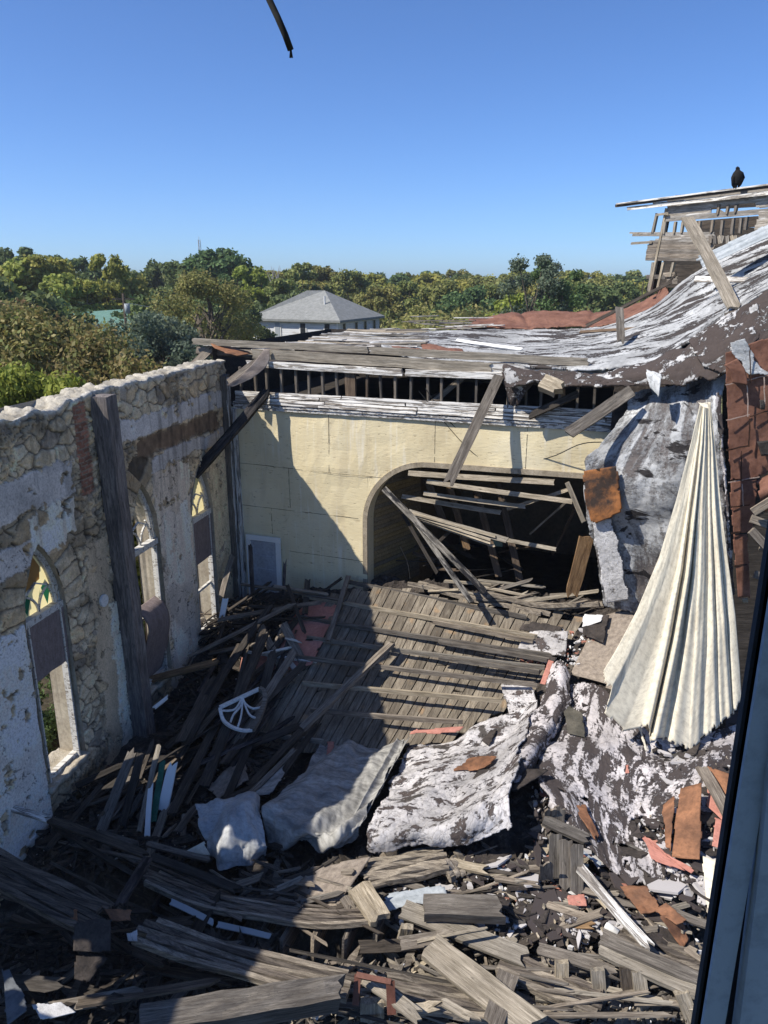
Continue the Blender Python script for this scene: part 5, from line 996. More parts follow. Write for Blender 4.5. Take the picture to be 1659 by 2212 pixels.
# ================================================================ named boards on the heap (x,y,lift)
B=[
((532,1408,.5),(690,1432,.45),.07,.04,WHT,'white moulding strip bent over the red felt'),
((542,1418,.45),(632,1398,.5),.07,.04,WHT,'upper of two short white strips over the red felt'),
((615,1378,.5),(655,1388,.5),.06,.04,WHT,'tiny white strip end lit by the sun above the red felt'),
((620,1425,.4),(648,1458,.35),.14,.03,WHT,'small white board stub lit by the sun at the slab edge'),
((312,1472,.5),(475,1428,.7),.20,.06,WB,'brown board jutting from the middle window toward the heap'),
((488,1290,.9),(478,1340,.5),.16,.04,WPW,'short white-topped board upright by the pier'),
((478,1290,.6),(505,1190,1.5),.16,.05,WG,'dark board standing in the corner beside the pilaster'),
((546,1285,.7),(540,1172,1.7),.12,.05,WC,'charred board standing against the door frame'),
((612,1288,.5),(616,1205,1.3),.08,.05,WC,'thin charred stake upright beside the door'),
((430,1530,.4),(590,1300,.8),.18,.07,WD,'long dark rafter slanting from the pier foot to the door'),
((440,1700,.3),(575,1360,.7),.22,.08,WD,'thick dark rafter slanting through the shaded heap'),
((385,1640,.35),(520,1390,.6),.16,.06,WD,'dark rafter left of the thick one'),
((370,1760,.4),(470,1560,.5),.18,.06,WD,'dark board slanting down from the fan window'),
((500,1620,.35),(640,1400,.5),.20,.04,WG,'grey board right of the fan window'),
((405,1420,.5),(640,1300,.9),.10,.05,WG,'thin grey board crossing the shaded heap below the door'),
((470,1340,.7),(700,1300,.6),.12,.05,WG,'board lying level across the shaded heap below the door'),
((520,1262,.8),(755,1300,.5),.10,.04,WG,'thin slat running from the door to the slab corner'),
((590,1266,.8),(720,1285,.5),.10,.04,WL,'pale slat in front of the door foot'),
((560,1350,.6),(630,1480,.4),.22,.03,WG,'wide grey plank tilted between the door and the red felt'),
((610,1345,.6),(660,1440,.4),.22,.03,WG,'second wide grey plank tilted left of the slab'),
((620,1262,.9),(660,1372,.7),.10,.04,WD,'thin dark stick leaning beside the slab top corner'),
((460,1800,.3),(560,1560,.45),.16,.05,WD,'dark plank running under the fan window'),
((590,1700,.3),(690,1560,.4),.14,.05,WD,'dark plank beside the diagonal beam'),
((600,1680,.25),(480,1735,.5),.18,.06,WD,'dark plank above the tarpaulin'),
((540,1715,.5),(640,1615,.4),.12,.04,WG,'grey lath leading up to the slab foot'),
((217,1800,.25),(292,1610,.9),.20,.05,WG,'board leaning against the foot of the square post'),
((262,1790,.2),(306,1620,.9),.16,.05,WD,'dark board leaning under the square post'),
((300,1800,.2),(345,1605,.8),.10,.04,WL,'pale splintered lath right of the square post foot'),
((330,1780,.2),(352,1640,.7),.12,.03,plain('green_paint',(.02,.10,.07),(.04,.16,.11),3),'dark green painted board right of the square post foot'),
((318,1810,.2),(326,1690,.7),.10,.04,WPW,'white painted board right of the square post foot'),
((352,1755,.2),(375,1640,.9),.20,.03,WPW,'cream board panel standing in the shade by the window sill'),
((212,1770,.3),(228,1748,.5),.10,.04,WG2,'short block end in the shade below the post'),
((0,1738,1.0),(108,1772,.95),.12,.05,WP,'pale near end of the long rail at the left edge'),  # whitish wood paints the sun on this end of the dark rail
((106,1770,.95),(325,1850,.7),.14,.06,WD,'long dark rail running down from the left edge'),
((322,1849,.7),(520,1925,.4),.14,.06,WD,'far end of the long dark rail, reaching the layered beam'),
((120,1787,.75),(310,1902,.45),.08,.05,WD,'thin second rail under the long dark rail'),
((208,1798,.3),(300,1824,.35),.10,.05,WG,'grey lath lying behind the rails'),
((316,1822,.35),(470,1862,.3),.10,.05,WG,'grey lath running toward the tarpaulin'),
((322,1852,.9),(252,1968,.9),.16,.05,WC,'blue-black board propped across the hollow'),
((365,1946,.35),(470,1998,.25),.10,.02,GALV,'curved grey metal strip in the hollow, left half'),
((466,1996,.25),(585,2023,.2),.10,.02,GALV,'curved grey metal strip in the hollow, right half'),
((300,2215,.9),(752,2142,.75),.36,.34,WG,'massive squared timber along the bottom edge'),
((774,1915,.45),(830,2003,.35),.38,.12,WL,'chunky short plank standing over the layered beam end'),
((745,1936,.3),(768,1980,.2),.20,.05,WG,'small block beside the chunky short plank'),
((866,1962,.35),(1148,2075,.15),.30,.06,WL,'wide plank descending right from the galvanised sheet'),
((912,1960,.5),(1092,1966,.45),.34,.20,WG,'thick beam lying level above the wide plank'),
((925,2042,.5),(1172,2232,.35),.42,.09,WL,'broad clean plank slanting down to the bottom edge'),
((862,2040,.3),(985,2018,.35),.22,.05,WG,'splintered board end left of the broad plank'),
((900,2036,.45),(1056,2005,.5),.05,.03,WL,'thin long splinter lying over the boards'),
((788,2110,.55),(918,2208,.5),.20,.04,WL,'narrow plank with a bolt hole crossing the lower beam'),
((952,2162,.5),(1045,2212,.45),.12,.04,WL,'slim lath in the bottom middle'),
((876,2186,.4),(958,2168,.45),.16,.05,WL,'short lath crossing the bottom middle'),
((1250,1872,.5),(1412,2055,.45),.17,.05,WP,'long pale board lying diagonally over the right slope'),
((1170,1768,.35),(1280,1818,.3),.22,.06,WG,'board spanning the black hollow under the roofing'),
((1294,2046,.35),(1526,2148,.30),.26,.08,WL,'long beam at the lower right, front one'),
((1296,2028,.38),(1535,2128,.34),.20,.08,WG,'long beam at the lower right, rear one'),
((1298,2018,.42),(1402,2064,.38),.20,.05,WG,'short board on top of the lower right beams'),
((1158,2048,.25),(1348,2108,.2),.18,.05,WG,'board running left from the lower right beams'),
((1100,2102,.3),(1060,2225,.45),.30,.05,WG,'grey board standing in front of the broad plank'),
((1240,1780,.1),(1190,1960,.2),.01,.01,WG,''),
((1513,1655,.45),(1590,1790,.35),.22,.05,WG,'weathered board beside the blue jamb'),
((1268,1157,1.2),(1232,1294,.2),.34,.04,WB,'brown ragged plank hanging at the right of the arch'),
((1430,1960,.2),(1545,2005,.2),.14,.05,WG,'board end under the rusty gutter'),
((975,1862,.2),(1062,1882,.25),.16,.05,WL,'pale lath above the galvanised sheet'),
((1150,2150,.0),(1230,2160,.0),.14,.06,WL,'short pale block low between the beams'),
((1060,1722,.2),(1110,1740,.2),.01,.01,WG,''),
((395,1495,.6),(370,1500,.6),.08,.04,WPW,'lit white sill fragment under the middle window'),
]
B=[b for b in B if b[5]]
for a,b,w_,t_,mt,lb in B:
    if lb.startswith('lit white sill'): a,b=(332,1530,.75),(374,1496,.85)
    if lb.startswith('brown ragged'): p,q=at(*a[:2],17.0),at(*b[:2],16.9); u_=(0,-1,.1)
    else: p,q=ah(*a),ah(*b); u_=(0,-.25,1)
    cat='beam' if 'beam' in lb.split(',')[0] and t_>.07 else 'board'
    board(p,q,w_,t_,lb,'timber' if t_>.1 else 'loose_board',mt,cat,split=(.05,.2),up=u_,bow=random.uniform(-.03,.03),taper=random.choice([1,1,.95,.9]))
# upright grey boards of a broken panel
bp=empty('broken_boarding',ah(1225,1930)); tag(bp,'group of upright grey boards still nailed together at the right of the hollow','board panel')
for i,(x0,y0,x1,y1) in enumerate(((1200,1800,1200,1905),(1222,1812,1222,1925),(1246,1822,1246,1935),(1180,1862,1180,1905),(1208,1740,1205,1790),(1190,1745,1188,1780))): board(ah(x0,y0,.75 if i<4 else .6),ah(x1,y1,.12),.21,.03,None,'upright_board',WG,up=(0,-1,.3),parent=bp,split=(.1,.1))
# ---- layered beams (bundles of boards)
def bundle(name,P,n,wd_,hd,label,mat,seg=36,spread=None,cat='layered beam',up=UP):
    root=empty(name,P[0]); tag(root,label,cat)
    C=crv(P,seg)
    for k_ in range(n):
        off=(k_-(n-1)/2); vs=[];fs=[]; a0=random.randint(0,3); a1=seg-random.randint(0,3); dz=random.uniform(-.03,.03)+hd*k_; Q=[]
        for i in range(a0,a1):
            d=(C[min(i+1,seg-1)]-C[max(i-1,0)]).normalized(); s_=d.cross(UP).normalized(); Q.append(C[i]+s_*off*(wd_*1.06)+UP*(dz+.02*math.sin(i*.35+k_*2)))
        vs,fs=strip(Q,wd_*random.uniform(.8,.97),.10,seg); o=mesh('board_layer',vs,fs,mat[k_%len(mat)],root)
    return root
def WS(L): return [ah(*p) for p in L]
# grain along curved boards: the layers use world-aligned wood, roughly along X
def wx(name,l,d,rz): 
    M=N(name); r_=M.rnd(); tc=M.n('TexCoord'); mp0=M.n('Mapping'); M.l(tc.outputs['Object'],mp0.inputs[0]); mp0.inputs['Rotation'].default_value=(0,0,rz); mp=M.n('Mapping'); M.l(mp0.outputs[0],mp.inputs[0]); mp.inputs['Scale'].default_value=(1,15,15)
    cx=M.n('CombineXYZ'); M.l(M.math('MULTIPLY',r_,37.),cx.inputs[1]); of=M.n('VectorMath',operation='ADD'); M.l(mp.outputs[0],of.inputs[0]); M.l(cx.outputs[0],of.inputs[1]); g=M.noise(of.outputs[0],1.4,9,.72,.4)
    c=M.ramp(g,[(.30,tuple(x*.4 for x in d)),(.43,d),(.6,l),(.78,tuple(x*1.25 for x in l))]); hs=M.n('HueSaturation'); M.l(c,hs.inputs['Color']); M.l(M.math('MULTIPLY_ADD',r_,.6,.65),hs.inputs['Value']); M.bump(g,.9,.015); return M.col(M.mix(M.ramp(M.noise(of.outputs[0],3.1,4,.6,.3),[(.485,0.),(.5,.8),(.515,0.)]),hs.outputs[0],(.015,.012,.01)))
WX1=wx('layer_wood',(.36,.31,.245),(.15,.125,.10),.25); WX2=wx('layer_wood_dark',(.19,.16,.13),(.075,.062,.052),.3)  # dark layer tone deepened to bring shade into the left beams
bundle('curved_layered_beam',WS([(300,1885,.35),(390,1925,.28),(480,1957,.22),(590,1975,.18),(700,1985,.18),(800,1982,.2)]),8,.055,.012,'sagging curved stack of thin boards bowed across the foreground',[WX2,WX1,WX2])
bundle('straight_layered_beam',WS([(-60,1850,1.0),(60,1915,.95),(220,1995,.9)]),5,.12,.015,'layered dark beam entering at the left edge below the rail',[WX2,WX2])
bundle('straight_layered_beam',WS([(296,2010,.7),(450,2062,.55),(600,2103,.45),(778,2140,.4)]),5,.10,.01,'layered beam crossing the foreground under the joist ends',[WX1,WX2])
bundle('straight_layered_beam',WS([(830,2140,.25),(950,2158,.2),(1075,2172,.2)]),5,.11,.01,'short layered beam right of the red bracket',[WX1,WX2])
bundle('board_stack',WS([(788,1893,.15),(880,1875,.2),(968,1856,.2)]),6,.10,.01,'stack of pale bowed boards above the galvanised sheet',[WX1])
bundle('board_stack',WS([(968,1858,.2),(990,1882,.12),(1000,1895,.1)]),5,.10,.01,'short kinked end of the pale board stack',[WX1])
bundle('board_stack',WS([(1080,2075,.1),(1200,2130,.1),(1300,2170,.1)]),4,.12,.01,'low stack of boards between the broad plank and lower right beams',[WX2,WX1])
bundle('board_stack',WS([(1340,2010,.15),(1430,2060,.12),(1530,2100,.1)]),4,.12,.01,'boards stacked behind the lower right beams',[WX1,WX2])
bundle('slat_bundle',[ah(885,1258,.2),ah(1040,1295,.22),ah(1190,1325,.2)],4,.07,.01,'bundle of thin slats lying along the foot of the arch',[WX1])
bundle('slat_bundle',[ah(1050,1285,.35),ah(1180,1310,.3),ah(1300,1305,.35)],4,.07,.015,'pale slats heaped at the right foot of the arch',[WX1])
# ---- joist ends
J=[(215,1785,.10),(270,1830,.05),(330,1870,.0),(400,1985,.15),(345,1955,.15),(445,2010,.12),(490,2027,.1),(545,2040,.1),(608,2040,.1),(672,2038,.12),(745,2035,.15),(812,2022,.18)]
for i,(x,y,l) in enumerate([(222,1795,.35),(272,1842,.3),(335,1880,.25),(325,1950,.2),(372,1978,.15),(425,2000,.12),(480,2018,.1),(545,2022,.1),(605,2020,.1),(672,2020,.12),(742,2018,.15),(808,2010,.18)]):
    p=ah(x,y+36,-.02); q=p+Vector((.22+random.uniform(-.06,.06),.95,-.16))
    board(p,q,.07,.36,'joist end sticking out below the sagging curved board stack','joist',WG if i>6 else WD,'joist','row of joist ends under the curved stack',split=(.08,.02))
for x0,y0,x1,y1,lb in ((1213,2074,1213,2150,'first upright block end from the left in the lower right'),(1290,2092,1296,2170,'second upright block end from the left in the lower right'),(1352,2088,1362,2180,'third upright block end from the left, dark one'),(1378,2095,1390,2190,'fourth upright block end from the left in the lower right'),(1470,2140,1500,2215,'upright block end next to the jamb bottom'),(793,2160,793,2212,'stub standing under the timber end, left'),(815,2158,815,2212,'stub standing under the timber end, right'),(1055,2160,1050,2212,'stub at the bottom middle'),(880,2000,868,2040,'stub under the wide plank')):
    p=ah(x0,y0,.35); q=ah(x1,y1,-.15); board(p,q,.19,.10,lb,'joist',WL if 'dark' not in lb else WD,'joist',split=(.03,.05),up=(0,-1,.2))
# ---- red steel bracket
m=MB()
def rod(m,a,b,w_=.05,t=.05):
    a,b=Vector(a),Vector(b); x=(b-a); z=Vector((0,-.5,1)); z=(z-x*z.dot(x)/x.length_squared).normalized(); y=z.cross(x.normalized()); m.obox(a-y*w_/2-z*t/2,x,y*w_,z*t)
rod(m,ah(770,2106,.8),ah(845,2122,.8),.07); rod(m,ah(773,2106,.8),ah(768,2170,.45),.09); rod(m,ah(843,2120,.8),ah(846,2190,.4),.12)
o=m.build('steel_bracket',plain('red_oxide_steel',(.11,.045,.03),(.19,.08,.055),4,rough=.6)); tag(o,'red-brown steel bracket standing over the lower layered beam','bracket')
m=MB(); c0=ah(1308,1998,.3); ax=Vector((.12,-.10,-.03)); m.tube([c0,c0+ax*.2,c0+ax*1.3],[.05,.065,.065],14); m.tube([c0+ax*1.31,c0+ax*1.38],[.03,.03],10); o=m.build('small_can',WHITE,None,True); tag(o,'small white can lying on its side in the right slope','can')
# ---- things inside the arch
I=[(882,1022,19.0,1200,1042,17.9,.14,.03,'topmost stack of laths hanging across the arch'),(922,1040,18.9,1239,1084,17.6,.12,.03,'second lath hanging across the arch'),(915,1066,19.1,1138,1095,18.2,.11,.03,'third lath hanging across the arch'),(868,1072,19.6,1084,1108,18.6,.12,.03,'fourth lath hanging across the arch'),(883,1106,19.6,1098,1168,18.3,.15,.05,'wide bundle of laths sagging across the middle of the arch'),(976,1143,19.4,1203,1187,17.9,.10,.03,'lowest pale lath hanging across the arch'),
(922,1036,20.2,960,1130,19.8,.18,.06,'first brown rafter hanging in the arch'),(968,1040,20.4,1010,1190,19.6,.18,.06,'second brown rafter hanging in the arch'),(1027,1052,20.4,1078,1248,19.2,.18,.06,'third brown rafter hanging in the arch'),(1077,1046,20.2,1124,1260,19.0,.18,.06,'fourth brown rafter hanging in the arch'),
(1232,1056,17.8,1095,1100,19.0,.09,.03,'thin lath slanting at the top right of the arch'),(1221,1086,18.0,1144,1154,19.4,.05,.04,'thin stick slanting in the right of the arch'),(1243,1096,18.3,1192,1198,19.5,.07,.05,'dark stick slanting at the right of the arch'),
(829,1056,18.9,1048,1279,17.3,.15,.10,'long black and white beam leaning from the left of the arch'),(893,1121,18.6,1020,1303,17.2,.13,.07,'pale beam leaning beside the black and white beam'),
(1225,1042,17.3,1261,1128,17.1,.10,.04,'thin board hanging at the right end of the arch'),(1117,1301,17.8,1295,1276,17.5,.09,.07,'pale pole lying at the right foot of the arch'),
(870,1110,20,945,1240,19,.09,.05,'dim rafter leaning inside the left of the arch'),(950,1168,19.3,985,1135,19.3,.08,.05,'short dim brace inside the arch')]
for k_,(x0,y0,Y0,x1,y1,Y1,w_,t_,lb) in enumerate(I):
    mt=WB if 'brown rafter' in lb else (wood('striped_beam',(.50,.46,.40),(.2,.18,.15),.1,8,char=.52) if 'black and white' in lb else (WD if 'dark' in lb or 'dim' in lb else WL))
    board(at(x0,y0,Y0),at(x1,y1,Y1),w_,t_,lb,'hanging_lath' if 'lath' in lb else 'beam',mt,'lath' if 'lath' in lb else 'beam',up=(0,-1,.5),bow=-.04 if 'lath' in lb else 0)
for k_ in range(4):
    board(at(890+8*k_,1108+6*k_,19.4),at(1080+random.uniform(-20,20),1160+7*k_,18.4),.07,.02,'one of the sagging laths bunched in the middle of the arch','hanging_lath',WL,'lath','bunched laths in the arch',up=(0,-1,.5))
m=MB(); 
for x,y in ((1000,1000+30),(1090,1040)): m.tube([at(x,y,18.6),at(x,y+14,18.6)],[.06,.08],10)
# ================================================================ loose boards scattered by region
def poly_pt(pl,r):
    a,b=r.random(),r.random(); return ((pl[0][0]*(1-a)+pl[1][0]*a)*(1-b)+(pl[3][0]*(1-a)+pl[2][0]*a)*b,(pl[0][1]*(1-a)+pl[1][1]*a)*(1-b)+(pl[3][1]*(1-a)+pl[2][1]*a)*b)
def scatter(pl,n,az,azs,L,wd_,mats,label,group,lift=(.05,.35),seed=0,t=(.02,.05),tilt=.25):
    r=random.Random(seed)
    for i in range(n):
        x,y=poly_pt(pl,r); P=ah(x,y,r.uniform(*lift)); a=math.radians(az+r.uniform(-azs,azs)); l=r.uniform(*L); d=Vector((math.cos(a),math.sin(a),0)); q0=P-d*l/2; q1=P+d*l/2
        lim=lambda v:(v-CORN).dot(NL)<.12 or (v-CORN).dot(NB)<.05 and v.x<-.5
        if lim(q0) or lim(q1): continue
        q0.z=float(heap(q0.x,q0.y))+r.uniform(*lift)+r.uniform(-tilt,tilt)*.5; q1.z=float(heap(q1.x,q1.y))+r.uniform(*lift)+r.uniform(0,tilt)
        board(q0,q1,r.uniform(*wd_),r.uniform(*t),label,'lath' if 'lath' in label else ('slat' if 'slat' in label else 'loose_board'),r.choice(mats),'lath' if 'lath' in label else ('slat' if 'slat' in label else 'board'),group,split=(.05,.25),roll=r.uniform(-.5,.5))
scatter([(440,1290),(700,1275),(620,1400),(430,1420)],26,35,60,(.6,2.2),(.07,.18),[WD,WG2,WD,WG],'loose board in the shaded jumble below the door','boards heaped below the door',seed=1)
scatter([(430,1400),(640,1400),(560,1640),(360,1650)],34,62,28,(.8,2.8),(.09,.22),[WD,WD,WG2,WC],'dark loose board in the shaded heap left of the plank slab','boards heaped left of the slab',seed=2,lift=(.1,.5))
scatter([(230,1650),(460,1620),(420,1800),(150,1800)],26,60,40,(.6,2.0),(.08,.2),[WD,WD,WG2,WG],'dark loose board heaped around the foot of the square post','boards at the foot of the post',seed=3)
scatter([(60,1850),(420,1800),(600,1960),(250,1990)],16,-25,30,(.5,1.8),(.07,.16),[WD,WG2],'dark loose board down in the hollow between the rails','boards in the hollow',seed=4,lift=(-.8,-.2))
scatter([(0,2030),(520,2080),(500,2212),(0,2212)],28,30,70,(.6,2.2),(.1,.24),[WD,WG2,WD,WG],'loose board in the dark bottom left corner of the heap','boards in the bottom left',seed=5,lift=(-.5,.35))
scatter([(560,1880),(800,1870),(820,1975),(500,1930)],22,-8,30,(.3,1.2),(.05,.12),[WG,WD,WL],'short splintered board lying near the brown carpet','splintered boards by the carpet',seed=6,lift=(.08,.25))
scatter([(60,1790),(520,1900),(760,1990),(120,1960)],22,-27,12,(1.6,3.6),(.04,.085),[WD,WG2,WG],'long thin lath strewn over the hollow beside the curved stack','long laths over the hollow',seed=21,lift=(-.1,.3),t=(.015,.03),tilt=.1)
scatter([(760,2110),(1500,2100),(1500,2200),(560,2200)],26,-14,24,(1.2,3.0),(.04,.09),[WG,WL,WG2],'long thin lath lying across the front joists','long laths in front',seed=22,lift=(-.05,.3),t=(.015,.03),tilt=.1)
scatter([(850,1850),(1180,1860),(1200,1960),(850,1960)],14,-8,24,(.8,2.0),(.03,.07),[WG,WL,WG2],'narrow splintered lath behind the galvanised sheet','laths behind the metal sheet',seed=23,lift=(.0,.2),t=(.01,.03),tilt=.1)
scatter([(860,1870),(1250,1900),(1280,2000),(860,1990)],16,-12,35,(.5,1.4),(.05,.12),[WG,WL,WD],'splintered lath around the thick level beam','laths round the level beam',seed=12,lift=(-.05,.15))
scatter([(0,1880),(300,1960),(300,2100),(0,2060)],14,-20,25,(.8,2.2),(.05,.12),[WD,WG2],'thin dark lath below the straight layered beam at the left','laths at the left edge',seed=13,lift=(.0,.4))
scatter([(860,2060),(1480,2080),(1480,2212),(640,2212)],44,-15,70,(.5,1.9),(.06,.16),[WG,WL,WG,WD],'grey loose board down among the lower joists','boards among the lower joists',seed=7,lift=(-.8,-.1))
scatter([(870,1990),(1250,1990),(1280,2060),(880,2060)],14,-15,40,(.5,1.6),(.08,.2),[WG,WL,WD],'loose board between the wide plank and the white roofing flap','boards in the front middle',seed=8,lift=(-.3,.1))
scatter([(1180,1830),(1480,1960),(1520,2080),(1200,2000)],18,-30,40,(.3,1.1),(.06,.18),[WG,WL,WB],'short loose board poking out of the right slope','short boards in the right slope',seed=9,lift=(.0,.15))
scatter([(860,1250),(1250,1290),(1290,1330),(960,1285)],16,-15,22,(.6,2.0),(.06,.14),[WL,WG,WL],'pale slat heaped along the foot of the arch','slats along the foot of the arch',seed=10,lift=(.1,.35))
scatter([(880,1180),(1220,1200),(1230,1260),(880,1240)],10,-10,60,(.8,2.2),(.07,.14),[WD,WB],'dim board lying on the dark stage floor','boards on the stage floor',seed=11,lift=(-.3,.1))
# ================================================================ trees
BARK=plain('bark',(.07,.055,.04),(.17,.14,.11),4,(1,1,.2),bump=.8); 
LF={ 'olive':leafm('olive_leaves',[(0.130,0.150,0.046),(0.208,0.215,0.065),(0.260,0.234,0.078),(0.169,0.189,0.058)]),
 'brown':leafm('browning_leaves',[(0.143,0.117,0.039),(0.221,0.156,0.065),(0.130,0.143,0.039),(0.286,0.221,0.104)]),
 'grey':leafm('grey_green_leaves',[(0.078,0.111,0.065),(0.130,0.163,0.104),(0.182,0.215,0.150)]),
 'dark':leafm('dark_leaves',[(0.065,0.098,0.039),(0.104,0.143,0.052),(0.143,0.182,0.065)]),
 'bright':leafm('bright_leaves',[(0.208,0.273,0.046),(0.338,0.390,0.078),(0.143,0.221,0.039)],.45),
 'gold':leafm('golden_leaves',[(0.208,0.221,0.046),(0.286,0.273,0.065),(0.351,0.312,0.078),(0.156,0.182,0.046)],.4)}
for k_ in ('olive','dark','gold','brown'):
    for e_ in [n for n in LF[k_].node_tree.nodes if n.type=='VALTORGB'][0].color_ramp.elements:
        c=e_.color; e_.color=(c[0]*1.12,c[1]*1.18,c[2]*1.15,1)
def tree_meshes(seed,h,r,nl,ls,trunk=.3,clumps=26,base=.25,branches=9,sparse=0.):
    R=np.random.default_rng(seed); rr=random.Random(seed)
    m=MB(); top=Vector((rr.uniform(-.1,.1)*r,rr.uniform(-.1,.1)*r,h*.72)); 
    m.tube(crv([(0,0,-.5),(rr.uniform(-.05,.05)*h,0,h*.25),(rr.uniform(-.06,.06)*h,rr.uniform(-.05,.05)*h,h*.5),top],8),[trunk*(1-.8*i/7) for i in range(8)],7)
    ce=[]
    for i in range(clumps):
        a=rr.uniform(0,6.28); zz=rr.random()**.8; prof=math.sin(math.pi*(.12+.80*zz))**.7; rad=r*prof*(.35+.62*rr.random()**.5)
        ce.append((rad*math.cos(a),rad*math.sin(a),h*(base+(1-base)*zz*.93),r*rr.uniform(.22,.42)*(1.1-.45*zz)))
    for i in range(branches):
        c=ce[i*len(ce)//branches]; z0=h*rr.uniform(.2,.5); e=Vector(c[:3]); s=Vector((0,0,z0)); mid=s.lerp(e,.5)+Vector((rr.uniform(-1,1),rr.uniform(-1,1),rr.uniform(-.3,1)))*r*.15
        m.tube(crv([s,mid,e],6),[trunk*.42*(1-.8*k/5) for k in range(6)],5)
        for q in range(2):
            e2=mid+Vector((rr.uniform(-1,1),rr.uniform(-1,1),rr.uniform(0,1)))*r*.4; m.tube([mid,mid.lerp(e2,.5)+Vector((0,0,.1)),e2],[trunk*.16,trunk*.11,trunk*.04],4)
    tm=bpy.data.meshes.new('trunk'); tm.from_pydata(m.v,[],m.f); tm.materials.append(BARK)
    C=np.array(ce); k=R.integers(0,len(ce),nl); d=R.normal(size=(nl,3)); d/=np.linalg.norm(d,axis=1,keepdims=True); rad=C[k,3]*(R.random(nl)**.33)*(1+.25*R.normal(size=nl)*.6)
    c=C[k,:3]+d*rad[:,None]*np.array([1,1,.8]); 
    if sparse: pass
    n=d*.7+R.normal(size=(nl,3))*.8+np.array([0,0,.35]); n/=np.linalg.norm(n,axis=1,keepdims=True)
    t=np.cross(n,R.normal(size=(nl,3))); t/=np.linalg.norm(t,axis=1,keepdims=True)+1e-9; b=np.cross(n,t); s=ls*(.6+.8*R.random(nl))[:,None]
    V=np.stack([c-t*s*.9,c-b*s*.6,c+t*s*.9,c+b*s*.6],1).reshape(-1,3); F=np.arange(nl*4).reshape(-1,4)
    cm=bpy.data.meshes.new('crown'); cm.from_pydata(V.tolist(),[],F.tolist()); return tm,cm
TM={}
def tree(key,params,P,scale,leaf,label,name='tree',group=None,rz=0.,sx=1.):
    if key not in TM: TM[key]=tree_meshes(*params)
    tm,cm=TM[key]; kk=(key,leaf)
    if kk not in TM: c2=cm.copy(); c2.materials.append(LF[leaf]); TM[kk]=c2
    root=empty(name,P,rz); root.scale=(scale*sx,scale*sx,scale); tag(root,label,'tree',group)
    for nm,me_ in (('trunk',tm),('crown',TM[kk])):
        o=bpy.data.objects.new(nm,me_); COL.objects.link(o); o.parent=root
    return root
def ground_at(x,Y): p=at(x,700,Y); return Vector((p.x,p.y,-.35))
def hgt_for(y,Y): return CAMH+ (ray(800,y).z/ray(800,y).y)*Y+.35
near=[ # x, ytop, Y, key, params(seed,h,r,nl,ls,trunk,clumps,base,branches), leaf, label
(62,662,30,'a',(1,8,3.6,26000,.085,.26,46,.1,12),'brown','large browning bushy tree just beyond the stone wall at the left'),
(-60,640,34,'b',(2,9,4.2,24000,.10,.3,44,.1,12),'brown','browning tree cut by the left edge behind the wall'),
(170,742,25,'c',(3,6.4,3.0,22000,.075,.2,40,.05,9),'brown','low reddish-brown shrub tree behind the middle of the stone wall'),
(30,815,21.5,'d',(4,5,2.7,20000,.07,.12,34,.02,6),'bright','bright green leafy bush right behind the stone wall'),
(-70,800,21,'d2',(14,5,2.6,16000,.07,.12,34,.02,6),'bright','bright green bush at the left edge behind the wall'),
(110,838,22,'d3',(15,4.2,2.2,14000,.06,.12,30,.02,6),'bright','small yellow-green shrub leaning on the wall top'),
(292,680,44,'e',(5,9,4.3,24000,.11,.35,40,.12,10),'grey','grey-green live oak in front of the green roof'),
(350,692,46,'f',(6,8.4,3.6,20000,.11,.3,36,.12,10),'grey','smaller grey-green live oak right of the first'),
(222,722,40,'g',(7,7.6,3.0,14000,.10,.3,30,.12,8),'grey','grey-green oak partly hidden by the browning tree'),
(432,598,60,'h',(8,10.4,4.7,17000,.12,.5,44,.34,20),'olive','broad olive-brown tree with dark crooked limbs left of the white house'),
(515,645,72,'i',(9,8,2.8,9000,.14,.25,26,.08,6),'dark','dark green tree against the left side of the white house'),
(1150,548,62,'j',(10,12,3.0,9000,.11,.26,26,.42,14),'grey','tall thin-topped tree with two leaning stems rising above the tree line'),
(1195,562,62,'k',(11,11.2,2.6,8000,.11,.24,24,.40,12),'dark','second stem of dark foliage beside the tall thin-topped tree'),
]
for x,yt,Y,key,pr,leaf,lb in near:
    h=hgt_for(yt,Y); tree(key,pr,ground_at(x,Y),h/pr[1]/.98,leaf,lb,'shrub' if 'bush' in lb or 'shrub' in lb else 'tree',sx={'d':.8,'d2':.8,'d3':.7,'c':.9}.get(key,1))
for i,(s,h,r,nl,ls) in enumerate(((21,10,4.2,9000,.24),(22,12,3.4,9000,.24),(23,9,4.6,8000,.25),(24,11,4.0,9000,.24))): TM['m%d'%i]=tree_meshes(s,h,r,nl,ls,.3,34,.08,7)
mid=[]
r=random.Random(5)
